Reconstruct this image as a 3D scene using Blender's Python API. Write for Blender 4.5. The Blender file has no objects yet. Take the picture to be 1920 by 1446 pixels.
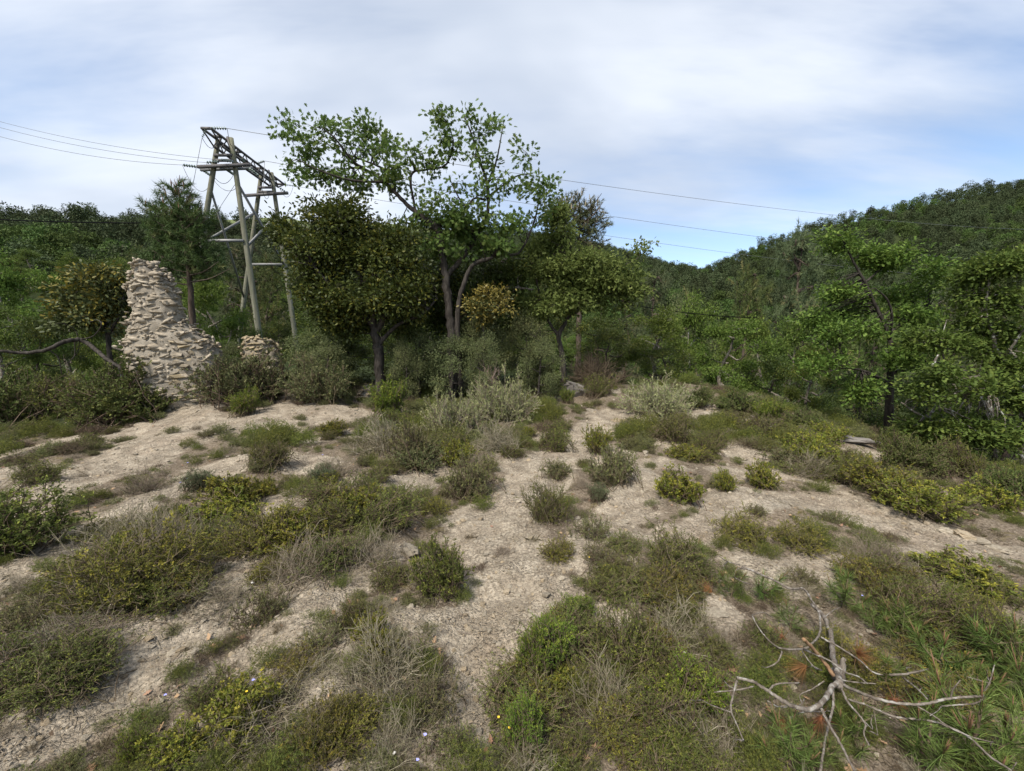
import bpy, math
import numpy as np
from mathutils import Vector, Matrix, Euler

# ---------------------------------------------------------------- camera, sky, sun, exposure
scene = bpy.context.scene
COL = scene.collection
W, H_PX, F_PX = 1920.0, 1446.0, 750.0
PITCH = math.radians(6.0)
CAM = np.array([0.0, 0.0, 1.6])

cam_data = bpy.data.cameras.new('camera')
cam_data.sensor_fit = 'HORIZONTAL'
cam_data.sensor_width = 36.0
cam_data.lens = 36.0 * F_PX / W
cam_data.clip_start = 0.05
cam_data.clip_end = 4000.0
cam = bpy.data.objects.new('camera', cam_data)
COL.objects.link(cam)
cam.location = CAM
cam.rotation_euler = (math.radians(90.0) - PITCH, 0.0, 0.0)
scene.camera = cam

SUN_ELEV, SUN_AZ = math.radians(53.0), math.radians(-150.0)   # azimuth clockwise from +Y
world = bpy.data.worlds.new('World')
scene.world = world
world.use_nodes = True
nt = world.node_tree
nt.nodes.clear()
def wn(kind, **kw):
    n = nt.nodes.new(kind)
    for k, v in kw.items():
        setattr(n, k, v)
    return n
def wmath(op, a, b=None, clamp=False):
    n = wn('ShaderNodeMath', operation=op, use_clamp=clamp)
    for i, v in enumerate((a, b)):
        if v is None:
            continue
        if hasattr(v, 'is_output'):
            nt.links.new(v, n.inputs[i])
        else:
            n.inputs[i].default_value = v
    return n.outputs[0]
sky = wn('ShaderNodeTexSky', sky_type='NISHITA', sun_disc=False)
sky.sun_elevation = SUN_ELEV
sky.sun_rotation = SUN_AZ
sky.altitude = 500.0
sky.air_density = 1.0
sky.dust_density = 0.3
sky.ozone_density = 1.0
tc = wn('ShaderNodeTexCoord')
sep = wn('ShaderNodeSeparateXYZ')
nt.links.new(tc.outputs['Generated'], sep.inputs[0])
zz = wmath('ADD', wmath('MAXIMUM', sep.outputs[2], 0.0), 0.22)
comb = wn('ShaderNodeCombineXYZ')
comb_x = wmath('DIVIDE', sep.outputs[0], zz)
nt.links.new(comb_x, comb.inputs[0])
nt.links.new(wmath('DIVIDE', sep.outputs[1], zz), comb.inputs[1])
def wnoise(scale, detail, rough, dist, loc, rot, sc):
    mp = wn('ShaderNodeMapping')
    mp.inputs['Location'].default_value = loc
    mp.inputs['Rotation'].default_value = (0, 0, rot)
    mp.inputs['Scale'].default_value = sc
    nt.links.new(comb.outputs[0], mp.inputs[0])
    n = wn('ShaderNodeTexNoise')
    n.inputs['Scale'].default_value = scale
    n.inputs['Detail'].default_value = detail
    n.inputs['Roughness'].default_value = rough
    n.inputs['Distortion'].default_value = dist
    nt.links.new(mp.outputs[0], n.inputs['Vector'])
    return n.outputs[0]
def wramp(fac, a, b):
    n = wn('ShaderNodeMapRange', interpolation_type='SMOOTHSTEP')
    n.inputs['From Min'].default_value = a
    n.inputs['From Max'].default_value = b
    nt.links.new(fac, n.inputs['Value'])
    return n.outputs[0]
veil_big = wnoise(0.42, 2.0, 0.5, 0.3, (8.5, 9.5, 0), 0.5, (1, 1.5, 1))
veil_fine = wnoise(1.0, 6.0, 0.56, 0.25, (1.3, 5.2, 0), -0.45, (0.6, 2.0, 1))
veil = wmath('ADD', wmath('MULTIPLY', veil_big, 0.50), wmath('MULTIPLY', veil_fine, 0.55))
veil = wmath('SUBTRACT', veil, wmath('MULTIPLY', comb_x, 0.055))     # the cloud deck thins towards +X
cover = wmath('ADD', wmath('MULTIPLY', wramp(veil, 0.38, 0.64), 0.84), 0.06, clamp=True)
tone_noise = wnoise(0.8, 4.0, 0.5, 0.4, (7.4, 2.0, 0), 0.3, (1, 1.7, 1))
tone = wn('ShaderNodeMix', data_type='RGBA')
tone.inputs['A'].default_value = (0.45, 0.50, 0.585, 1)
tone.inputs['B'].default_value = (0.66, 0.695, 0.75, 1)
nt.links.new(wramp(tone_noise, 0.30, 0.62), tone.inputs['Factor'])
SKY_STRENGTH = 0.14
cl_up = wn('ShaderNodeVectorMath', operation='SCALE')
cl_up.inputs['Scale'].default_value = 1.0 / SKY_STRENGTH
nt.links.new(tone.outputs['Result'], cl_up.inputs[0])
mixsky = wn('ShaderNodeMix', data_type='RGBA')
nt.links.new(cover, mixsky.inputs['Factor'])
nt.links.new(sky.outputs[0], mixsky.inputs['A'])
nt.links.new(cl_up.outputs[0], mixsky.inputs['B'])
bg = wn('ShaderNodeBackground')
bg.inputs['Strength'].default_value = SKY_STRENGTH
nt.links.new(mixsky.outputs['Result'], bg.inputs['Color'])
wout = wn('ShaderNodeOutputWorld')
nt.links.new(bg.outputs[0], wout.inputs['Surface'])

sun_data = bpy.data.lights.new('sun', 'SUN')
sun_data.energy = 4.2
sun_data.angle = math.radians(11.0)
sun_data.color = (1.0, 0.95, 0.87)
sun = bpy.data.objects.new('sun', sun_data)
COL.objects.link(sun)
sun_dir = Vector((math.sin(SUN_AZ) * math.cos(SUN_ELEV), math.cos(SUN_AZ) * math.cos(SUN_ELEV), math.sin(SUN_ELEV)))
sun.rotation_euler = sun_dir.to_track_quat('Z', 'Y').to_euler()

vs = scene.view_settings
scene.display_settings.display_device = 'sRGB'
vs.view_transform = 'Standard'
vs.look = 'None'
vs.exposure = 0.6
vs.gamma = 1.0
vs.use_curve_mapping = False
cy = scene.cycles
cy.max_bounces = 4
cy.diffuse_bounces = 2
cy.glossy_bounces = 1
cy.transmission_bounces = 2
cy.transparent_max_bounces = 4
cy.use_adaptive_sampling = True
cy.adaptive_threshold = 0.02
cy.caustics_reflective = False
cy.caustics_refractive = False

# ---------------------------------------------------------------- numbers and noise
rng = np.random.default_rng(7)

def smooth(a, b, x):
    t = np.clip((x - a) / (b - a), 0, 1)
    return t * t * (3 - 2 * t)

def _hash(ix, iy, seed):
    h = (ix.astype(np.int64) * 374761393 + iy.astype(np.int64) * 668265263 + seed * 1442695041) & 0xFFFFFFFF
    h = ((h ^ (h >> 13)) * 1274126177) & 0xFFFFFFFF
    return (h ^ (h >> 16)) & 0xFFFFFFFF

def perlin(x, y, seed=0):
    x = np.asarray(x, float); y = np.asarray(y, float)
    x0 = np.floor(x); y0 = np.floor(y)
    fx = x - x0; fy = y - y0
    ux = fx * fx * fx * (fx * (fx * 6 - 15) + 10)
    uy = fy * fy * fy * (fy * (fy * 6 - 15) + 10)
    def g(dx, dy):
        a = _hash(x0 + dx, y0 + dy, seed) / 4294967296.0 * 2 * np.pi
        return np.cos(a) * (fx - dx) + np.sin(a) * (fy - dy)
    a = g(0, 0) * (1 - ux) + g(1, 0) * ux
    b = g(0, 1) * (1 - ux) + g(1, 1) * ux
    return (a * (1 - uy) + b * uy) * 1.4

def fbm(x, y, octaves=4, seed=0, gain=0.5):
    s = 0.0; a = 1.0
    for i in range(octaves):
        s = s + a * perlin(x * 2 ** i + i * 17.3, y * 2 ** i - i * 9.1, seed + i)
        a *= gain
    return s

# ---------------------------------------------------------------- sight lines of the photograph, for surveying the place
def ray(px, py):
    r = (px - W / 2) / F_PX
    u = (H_PX / 2 - py) / F_PX
    c, s = math.cos(PITCH), math.sin(PITCH)
    return np.array([r, c + u * s, -s + u * c])

def at(px, py, Y):
    d = ray(px, py)
    return CAM + d * (Y / d[1])
# ---------------------------------------------------------------- terrain height
CTRL_PX = [
    (960, 1446, 1.35), (960, 1200, 2.05), (960, 1000, 3.45), (960, 900, 5.0), (1000, 820, 7.6), (1060, 762, 10.6), (1080, 722, 14.0),
    (1500, 1446, 1.36), (1400, 1200, 2.1), (1330, 1000, 3.5), (1300, 880, 5.4), (1250, 790, 8.9),
    (1350, 738, 13.2), (1500, 772, 11.0), (1640, 815, 8.9), (1800, 872, 7.2), (1920, 902, 6.5),
    (1500, 950, 4.3), (1800, 1000, 3.75), (1910, 1060, 3.15), (1700, 1250, 1.95), (1910, 1440, 1.42),
    (0, 830, 8.6), (230, 800, 8.8), (370, 755, 9.9), (600, 768, 9.7), (800, 770, 10.0), (450, 850, 6.2), (700, 850, 6.2), (200, 900, 5.0), (0, 1050, 2.95),
    (10, 1440, 1.36), (300, 1200, 2.08), (500, 1000, 3.4), (620, 1250, 1.85),
]
CTRL_XYZ = [
    (9.5, 14, -2.2), (13, 11, -2.6), (20, 20, -7.5), (12, 22, -4.8), (5, 22, -1.4), (0, 19, 0.0), (-6, 19, 0.1), (-12, 13.5, -0.2),
    (-17, 9, -1.2), (-14, 24, 0.3), (-18, 30, 0.4), (-26, 14, -2.6), (-30, 26, -2.5), (30, 12, -9.0), (14, 5, -1.9), (20, 3, -4.0),
    (-14, 3, -0.9), (-22, 2, -2.2), (0, 0, 0), (0, -3, -0.1), (6, -3, -0.2), (-6, -3, -0.2), (12, -6, -1.0), (-12, -6, -0.8), (0, -14, -0.6),
    (0, 32, -1.2), (10, 34, -5.0), (26, 36, -10.0), (-8, 38, -0.8),
]
_c = np.array([at(*c) for c in CTRL_PX] + [np.array(c, float) for c in CTRL_XYZ])
def _tps(r2):
    return 0.5 * r2 * np.log(r2 + 1e-9)
_n = len(_c)
_A = np.zeros((_n + 3, _n + 3))
_A[:_n, :_n] = _tps(((_c[:, None, :2] - _c[None, :, :2]) ** 2).sum(2)) + np.eye(_n) * 0.6
_A[:_n, _n] = 1; _A[:_n, _n + 1:] = _c[:, :2]
_A[_n, :_n] = 1; _A[_n + 1:, :_n] = _c[:, :2].T
_w = np.linalg.solve(_A, np.concatenate([_c[:, 2], np.zeros(3)]))

def _tps_eval(x, y):
    out = _w[_n] + _w[_n + 1] * x + _w[_n + 2] * y
    for i in range(_n):
        out = out + _w[i] * _tps((x - _c[i, 0]) ** 2 + (y - _c[i, 1]) ** 2)
    return out

def _ridge(x, y, xs, zs, y0, y1, z0, fall, power=1.0):
    zr = np.interp(x, xs, zs)
    t = (y - y0) / (y1 - y0)
    up = z0 + (zr - z0) * np.clip(t, 0, 1) ** power
    return np.where(t > 1, zr - (y - y1) * fall, np.where(t < 0, z0, up))

def far_height(x, y):
    base = -3.0 - 9.0 * smooth(-20, 30, x)
    right = _ridge(x, y, [20, 60, 115, 160, 200, 235, 270, 311, 420, 900], [-12, 14, 41, 60, 75, 82, 89, 97, 118, 150], 45, 260, -12.0, 0.30, 0.92)
    left = _ridge(x, y, [-900, -400, -260, -210, -170, -144, -111, -86, -50, -10, 30], [70, 58, 48, 46.5, 46, 45.5, 46, 40, 22, 2, -6], 34, 170, -3.0, 0.22, 0.85)
    mid = _ridge(x, y, [-900, -300, -226, -120, 0, 40, 87, 110, 131, 180, 300, 900], [120, 128, 127, 122, 112, 106, 97, 88, 80, 72, 60, 40], 70, 420, -10.0, 0.25, 1.0)
    h = np.maximum(np.maximum(base, right), np.maximum(left, mid))
    rough = smooth(50, 140, y)
    return h + rough * (2.6 * fbm(x / 45.0, y / 45.0, 3, 31) + 0.8 * fbm(x / 11.0, y / 11.0, 2, 37))

def height(x, y):
    x = np.asarray(x, float); y = np.asarray(y, float)
    d = np.hypot(x, y - 6)
    wn_ = 1 - smooth(24, 44, d)
    xc = np.clip(x, -45, 45); yc = np.clip(y, -30, 55)
    near = _tps_eval(xc, yc)
    far = far_height(x, y)
    h = near * wn_ + far * (1 - wn_)
    fine = 1 - smooth(12, 30, d)
    rill = fbm(x * 0.9 + y * 0.25, y * 0.45, 3, 3)
    h = h + fine * (0.085 * rill + 0.034 * fbm(x * 2.6, y * 2.6, 3, 5) + 0.010 * fbm(x * 8.0, y * 8.0, 2, 9))
    return h

_YS = np.concatenate([np.geomspace(0.9, 60, 700), np.linspace(60.5, 420, 700)])
def hit(px, py, lift=0.0, ymax=400.0):
    """where the sight line of a photo pixel meets the ground (or a level `lift` above it)"""
    d = ray(px, py)
    P = CAM[None] + d[None] * (_YS / d[1])[:, None]
    g = P[:, 2] - height(P[:, 0], P[:, 1]) - lift
    below = np.nonzero(g < 0)[0]
    if len(below) == 0 or _YS[below[0]] > ymax:
        i = int(np.argmin(np.abs(_YS - min(ymax, 15.0))))
        return P[i]
    i = below[0]
    if i == 0:
        return P[0]
    t = g[i - 1] / (g[i - 1] - g[i])
    return P[i - 1] * (1 - t) + P[i] * t

# ---------------------------------------------------------------- where the slope is bare pale marl and where litter and scrub cover it
BARE = [
    [(850, 1440, 45), (895, 1300, 70), (940, 1180, 105), (965, 1080, 105), (930, 1000, 85), (985, 920, 75), (1050, 850, 55), (1110, 805, 45), (1165, 775, 40)],
    [(-60, 1430, 110), (120, 1340, 105), (260, 1230, 100), (350, 1165, 105), (450, 1120, 100), (570, 1110, 90), (680, 1070, 55), (730, 1030, 40)],
    [(560, 1290, 45), (420, 1330, 50)],
    [(-40, 1120, 40), (60, 1075, 45), (150, 1010, 55), (230, 965, 55)],
    [(60, 930, 50), (160, 890, 75), (270, 845, 85), (390, 800, 85), (520, 795, 75), (660, 785, 50)],
    [(300, 920, 70), (430, 870, 55), (580, 870, 55)],
    [(650, 905, 40), (745, 905, 60), (815, 890, 45)],
    [(1120, 840, 45), (1190, 895, 60), (1165, 960, 55), (1100, 1010, 40)],
    [(1330, 955, 45), (1450, 930, 75), (1590, 955, 85), (1750, 1005, 75), (1930, 1055, 60)],
    [(1400, 1045, 60), (1470, 1090, 45), (1560, 1050, 45)],
    [(1340, 1140, 45), (1320, 1180, 40)],
    [(1180, 785, 40), (1330, 765, 40), (1420, 790, 30)],
    [(1270, 835, 45), (1380, 845, 40), (1480, 885, 40), (1620, 905, 45)],
    [(640, 770, 40), (520, 765, 40)],
    [(830, 1170, 55), (760, 1160, 45)],
    [(375, 742, 30), (360, 772, 55), (290, 805, 70), (160, 835, 70), (20, 850, 60), (-80, 860, 60)],
    [(40, 1000, 30), (110, 905, 45), (20, 880, 50)],
]
_caps = []
for path in BARE:
    q = [(hit(px, py, 0, 20), r) for px, py, r in path]
    q = [(p[0], p[1], r * p[1] / F_PX) for p, r in q]
    for a, b in zip(q[:-1], q[1:]):
        _caps.append((a, b))

def bare(x, y):
    x = np.asarray(x, float); y = np.asarray(y, float)
    wob = 0.30 * fbm(x * 1.5, y * 1.5, 3, 21) + 0.16 * fbm(x * 5.5, y * 5.5, 3, 23)
    best = np.full(np.shape(x), -9.0)
    for (ax, ay, ar), (bx, by, br) in _caps:
        dx, dy = bx - ax, by - ay
        t = np.clip(((x - ax) * dx + (y - ay) * dy) / (dx * dx + dy * dy + 1e-9), 0, 1)
        dist = np.hypot(x - ax - t * dx, y - ay - t * dy)
        r = ar + (br - ar) * t
        best = np.maximum(best, (r - dist) / r)
    base = smooth(-0.55, 0.5, best + wob)
    speckle = smooth(0.15, 0.6, fbm(x * 0.8 + 40, y * 0.8, 4, 77)) * (1 - smooth(11, 16, np.hypot(x, y))) * 0.75
    return np.maximum(base, speckle)
# ---------------------------------------------------------------- materials
def new_mat(name):
    m = bpy.data.materials.new(name)
    m.use_nodes = True
    m.node_tree.nodes.clear()
    return m, m.node_tree

class NT:
    def __init__(self, tree):
        self.t = tree
    def n(self, kind, **kw):
        o = self.t.nodes.new(kind)
        for k, v in kw.items():
            setattr(o, k, v)
        return o
    def put(self, sock, v):
        if hasattr(v, 'is_output'):
            self.t.links.new(v, sock)
        elif v is not None:
            sock.default_value = v
    def math(self, op, a, b=None, clamp=False):
        o = self.n('ShaderNodeMath', operation=op, use_clamp=clamp)
        self.put(o.inputs[0], a); self.put(o.inputs[1], b)
        return o.outputs[0]
    def mix(self, f, a, b, mode='MIX'):
        o = self.n('ShaderNodeMix', data_type='RGBA', blend_type=mode)
        self.put(o.inputs['Factor'], f)
        self.put(o.inputs['A'], a if hasattr(a, 'is_output') else (*a, 1))
        self.put(o.inputs['B'], b if hasattr(b, 'is_output') else (*b, 1))
        return o.outputs['Result']
    def noise(self, scale, detail=4, rough=0.55, vec=None, dist=0.0):
        o = self.n('ShaderNodeTexNoise')
        o.inputs['Scale'].default_value = scale
        o.inputs['Detail'].default_value = detail
        o.inputs['Roughness'].default_value = rough
        o.inputs['Distortion'].default_value = dist
        if vec is not None:
            self.t.links.new(vec, o.inputs['Vector'])
        return o.outputs[0]
    def ramp(self, f, a, b, lo=0.0, hi=1.0):
        o = self.n('ShaderNodeMapRange', interpolation_type='SMOOTHSTEP')
        o.inputs['From Min'].default_value = a; o.inputs['From Max'].default_value = b
        o.inputs['To Min'].default_value = lo; o.inputs['To Max'].default_value = hi
        self.t.links.new(f, o.inputs['Value'])
        return o.outputs[0]
    def attr(self, name):
        return self.n('ShaderNodeAttribute', attribute_name=name).outputs['Fac']
    def principled(self, color, rough=0.8, spec=0.2, normal=None):
        o = self.n('ShaderNodeBsdfPrincipled')
        self.put(o.inputs['Base Color'], color if hasattr(color, 'is_output') else (*color, 1))
        self.put(o.inputs['Roughness'], rough)
        o.inputs['Specular IOR Level'].default_value = spec
        if normal is not None:
            self.t.links.new(normal, o.inputs['Normal'])
        return o.outputs[0]
    def bump(self, h, dist, strength=1.0):
        o = self.n('ShaderNodeBump')
        o.inputs['Distance'].default_value = dist
        o.inputs['Strength'].default_value = strength
        self.t.links.new(h, o.inputs['Height'])
        return o.outputs[0]
    def out(self, s):
        o = self.n('ShaderNodeOutputMaterial')
        self.t.links.new(s, o.inputs['Surface'])
    def coord(self, which='Object'):
        return self.n('ShaderNodeTexCoord').outputs[which]
    def rand(self):
        return self.n('ShaderNodeObjectInfo').outputs['Random']

def leaf_mat(name, a, b, tip=None, transl=0.28, rough=0.6, spec=0.10, vary=0.3):
    """v: random per leaf, t: how young the shoot is"""
    m, t = new_mat(name)
    k = NT(t)
    c = k.mix(k.attr('v'), a, b)
    if tip is not None:
        c = k.mix(k.attr('t'), c, tip)
    hs = k.n('ShaderNodeHueSaturation')
    r = k.rand()
    hs.inputs['Hue'].default_value = 0.5
    k.put(hs.inputs['Hue'], k.math('ADD', k.math('MULTIPLY', r, 0.03), 0.485))
    k.put(hs.inputs['Value'], k.math('ADD', k.math('MULTIPLY', r, vary), 1 - vary / 2))
    t.links.new(c, hs.inputs['Color'])
    col = hs.outputs[0]
    p = k.principled(col, rough, spec)
    tr = k.n('ShaderNodeBsdfTranslucent')
    t.links.new(col, tr.inputs['Color'])
    mx = k.n('ShaderNodeMixShader')
    mx.inputs[0].default_value = transl
    t.links.new(p, mx.inputs[1]); t.links.new(tr.outputs[0], mx.inputs[2])
    k.out(mx.outputs[0])
    return m

def bark_mat(name, a, b, scale=14.0, lichen=None, bump=0.01, stretch=0.25):
    m, t = new_mat(name)
    k = NT(t)
    mp = k.n('ShaderNodeMapping')
    mp.inputs['Scale'].default_value = (1, 1, stretch)
    t.links.new(k.coord(), mp.inputs[0])
    n1 = k.noise(scale, 5, 0.65, mp.outputs[0])
    c = k.mix(k.ramp(n1, 0.3, 0.7), a, b)
    if lichen is not None:
        n2 = k.noise(scale * 0.6, 4, 0.6, k.coord())
        c = k.mix(k.ramp(n2, 0.54, 0.64), c, lichen)
    k.out(k.principled(c, 0.9, 0.1, k.bump(n1, bump)))
    return m

def stone_mat(name, a, b, c3, scale=3.0, vary=0.45):
    m, t = new_mat(name)
    k = NT(t)
    v = k.coord()
    n1 = k.noise(scale, 5, 0.6, v)
    n2 = k.noise(scale * 9, 4, 0.65, v)
    c = k.mix(k.ramp(n1, 0.35, 0.65), a, b)
    r = k.rand()
    c = k.mix(k.math('MULTIPLY', k.ramp(r, 0.6, 0.95), 0.8), c, c3)
    c = k.mix(k.ramp(n2, 0.35, 0.75, 0.0, 0.35), c, tuple(x * 0.45 for x in a))
    hs = k.n('ShaderNodeHueSaturation')
    r7 = k.math('FRACT', k.math('MULTIPLY', r, 7.31))
    k.put(hs.inputs['Value'], k.math('ADD', k.math('MULTIPLY', r7, vary), 1 - vary * 0.55))
    t.links.new(c, hs.inputs['Color'])
    k.out(k.principled(hs.outputs[0], 0.92, 0.15, k.bump(n2, 0.02, 0.7)))
    return m

def plain_mat(name, col, rough=0.7, metal=0.0, nscale=20.0, dark=0.6):
    m, t = new_mat(name)
    k = NT(t)
    n1 = k.noise(nscale, 4, 0.6, k.coord())
    c = k.mix(k.ramp(n1, 0.35, 0.7), tuple(x * dark for x in col), col)
    p = k.n('ShaderNodeBsdfPrincipled')
    t.links.new(c, p.inputs['Base Color'])
    p.inputs['Roughness'].default_value = rough
    p.inputs['Metallic'].default_value = metal
    p.inputs['Specular IOR Level'].default_value = 0.5 if rough < 0.9 else 0.02
    k.out(p.outputs[0])
    return m

M = {}
M['oak'] = leaf_mat('oak_leaf', (0.058, 0.088, 0.017), (0.108, 0.145, 0.032), (0.175, 0.205, 0.045), 0.32)
M['oak_bright'] = leaf_mat('bright_oak_leaf', (0.064, 0.104, 0.018), (0.122, 0.170, 0.034), (0.19, 0.235, 0.05), 0.34)
M['oak_mid'] = leaf_mat('downy_oak_leaf', (0.066, 0.106, 0.024), (0.122, 0.168, 0.044), (0.18, 0.21, 0.06), 0.42)
M['oak_pale'] = leaf_mat('pale_oak_leaf', (0.088, 0.124, 0.030), (0.155, 0.198, 0.055), (0.21, 0.25, 0.07), 0.42)
M['holm'] = leaf_mat('holm_oak_leaf', (0.030, 0.048, 0.012), (0.095, 0.122, 0.026), (0.23, 0.225, 0.036), 0.32, 0.5, 0.2)
M['holm_orange'] = leaf_mat('orange_holm_leaf', (0.045, 0.060, 0.020), (0.095, 0.105, 0.034), (0.25, 0.195, 0.034), 0.2, 0.5, 0.2)
M['pine'] = leaf_mat('pine_needle', (0.048, 0.081, 0.025), (0.094, 0.138, 0.043), (0.175, 0.188, 0.075), 0.15, 0.55)
M['aleppo'] = leaf_mat('aleppo_needle', (0.062, 0.082, 0.038), (0.120, 0.140, 0.066), (0.20, 0.175, 0.085), 0.15, 0.6)
M['aleppo_green'] = leaf_mat('aleppo_green_needle', (0.060, 0.085, 0.026), (0.118, 0.142, 0.048), (0.20, 0.185, 0.07), 0.15, 0.6)
M['sapling'] = leaf_mat('sapling_needle', (0.085, 0.130, 0.030), (0.180, 0.235, 0.065), (0.24, 0.24, 0.06), 0.25, 0.5)
M['dry_needle'] = leaf_mat('dry_needle', (0.20, 0.085, 0.040), (0.30, 0.14, 0.06), None, 0.15, 0.6)
M['mound'] = leaf_mat('mound_leaf', (0.062, 0.088, 0.024), (0.130, 0.152, 0.046), (0.200, 0.215, 0.060), 0.24)
M['grey_mound'] = leaf_mat('grey_green_leaf', (0.085, 0.102, 0.040), (0.150, 0.165, 0.070), (0.240, 0.235, 0.100), 0.24)
M['broom'] = leaf_mat('broom_leaf', (0.075, 0.125, 0.016), (0.150, 0.200, 0.030), (0.270, 0.290, 0.040), 0.24)
M['yellow'] = leaf_mat('yellow_green_leaf', (0.090, 0.112, 0.018), (0.175, 0.188, 0.034), (0.29, 0.255, 0.04), 0.24)
M['juniper'] = leaf_mat('juniper_leaf', (0.156, 0.180, 0.072), (0.264, 0.282, 0.126), (0.384, 0.384, 0.168), 0.2)
M['heath'] = leaf_mat('heath_leaf', (0.060, 0.075, 0.018), (0.135, 0.150, 0.040), (0.230, 0.235, 0.045), 0.24)
M['olive'] = leaf_mat('olive_leaf', (0.085, 0.085, 0.018), (0.165, 0.155, 0.036), (0.280, 0.235, 0.040), 0.24)
M['thyme'] = leaf_mat('thyme_leaf', (0.085, 0.090, 0.038), (0.165, 0.160, 0.075), (0.200, 0.205, 0.060), 0.24)
M['bluegrass'] = leaf_mat('blue_green_blade', (0.075, 0.092, 0.045), (0.130, 0.148, 0.075), None, 0.2)
M['straw'] = leaf_mat('straw_blade', (0.20, 0.165, 0.105), (0.33, 0.28, 0.19), None, 0.2)
M['deadtwig'] = leaf_mat('dead_twig', (0.15, 0.118, 0.080), (0.29, 0.245, 0.180), None, 0.0, 0.9, 0.1)
M['browntwig'] = leaf_mat('brown_twig', (0.075, 0.055, 0.035), (0.155, 0.118, 0.078), None, 0.0, 0.9, 0.1)
M['redtwig'] = leaf_mat('reddish_twig', (0.20, 0.13, 0.095), (0.34, 0.26, 0.21), None, 0.0, 0.9, 0.1)
M['bark_dark'] = bark_mat('dark_bark', (0.020, 0.017, 0.014), (0.068, 0.058, 0.049), 16)
M['bark_oak'] = bark_mat('oak_bark', (0.08, 0.066, 0.052), (0.21, 0.178, 0.14), 16, (0.27, 0.27, 0.22))
M['bark_lichen'] = bark_mat('lichened_bark', (0.07, 0.058, 0.045), (0.20, 0.175, 0.145), 16, (0.42, 0.42, 0.37))
M['bark_pine'] = bark_mat('pine_bark', (0.04, 0.03, 0.023), (0.115, 0.088, 0.068), 12)
M['deadwood'] = bark_mat('weathered_wood', (0.080, 0.063, 0.049), (0.20, 0.172, 0.142), 45, (0.27, 0.25, 0.22), 0.004, 0.5)
M['brokenwood'] = bark_mat('fresh_broken_wood', (0.17, 0.095, 0.05), (0.33, 0.21, 0.12), 50, None, 0.004)
M['candle'] = plain_mat('pine_candle', (0.20, 0.10, 0.055), 0.8)
M['candle_pale'] = plain_mat('pale_pine_candle', (0.36, 0.30, 0.19), 0.8)
M['pole'] = bark_mat('treated_pole_wood', (0.10, 0.097, 0.070), (0.215, 0.205, 0.150), 9, (0.13, 0.135, 0.085), 0.006, 0.06)
M['steel'] = plain_mat('weathered_steel', (0.115, 0.105, 0.10), 0.7, 0.2, 30)
M['galv'] = plain_mat('galvanised_steel', (0.22, 0.215, 0.205), 0.6, 0.3, 30, 0.75)
M['glass'] = plain_mat('insulator_glass', (0.20, 0.25, 0.22), 0.2, 0.0, 30)
M['wire'] = plain_mat('bare_wire', (0.20, 0.20, 0.20), 0.5, 0.3, 30)
M['cable'] = plain_mat('black_cable', (0.008, 0.008, 0.009), 1.0, 0.0, 30)
M['stone'] = stone_mat('wall_stone', (0.20, 0.165, 0.120), (0.325, 0.278, 0.212), (0.36, 0.285, 0.17), 3.0, 0.7)
M['mortar'] = stone_mat('lime_mortar', (0.22, 0.188, 0.145), (0.33, 0.288, 0.228), (0.34, 0.28, 0.20), 5.0, 0.1)
M['rock'] = stone_mat('grey_rock', (0.115, 0.102, 0.088), (0.20, 0.180, 0.158), (0.18, 0.16, 0.135), 2.5, 0.25)
M['pebble'] = stone_mat('marl_pebble', (0.31, 0.262, 0.195), (0.46, 0.395, 0.30), (0.40, 0.305, 0.19), 8.0, 0.5)
M['oak_litter'] = leaf_mat('fallen_oak_leaf', (0.20, 0.105, 0.06), (0.36, 0.23, 0.14), None, 0.1, 0.7, 0.2)
M['flower_blue'] = plain_mat('blue_petal', (0.34, 0.34, 0.80), 0.7, 0, 40, 0.9)
M['flower_yellow'] = plain_mat('yellow_petal', (0.75, 0.52, 0.03), 0.7, 0, 40, 0.9)
M['shell'] = plain_mat('snail_shell', (0.74, 0.70, 0.62), 0.5, 0, 40, 0.85)

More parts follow.
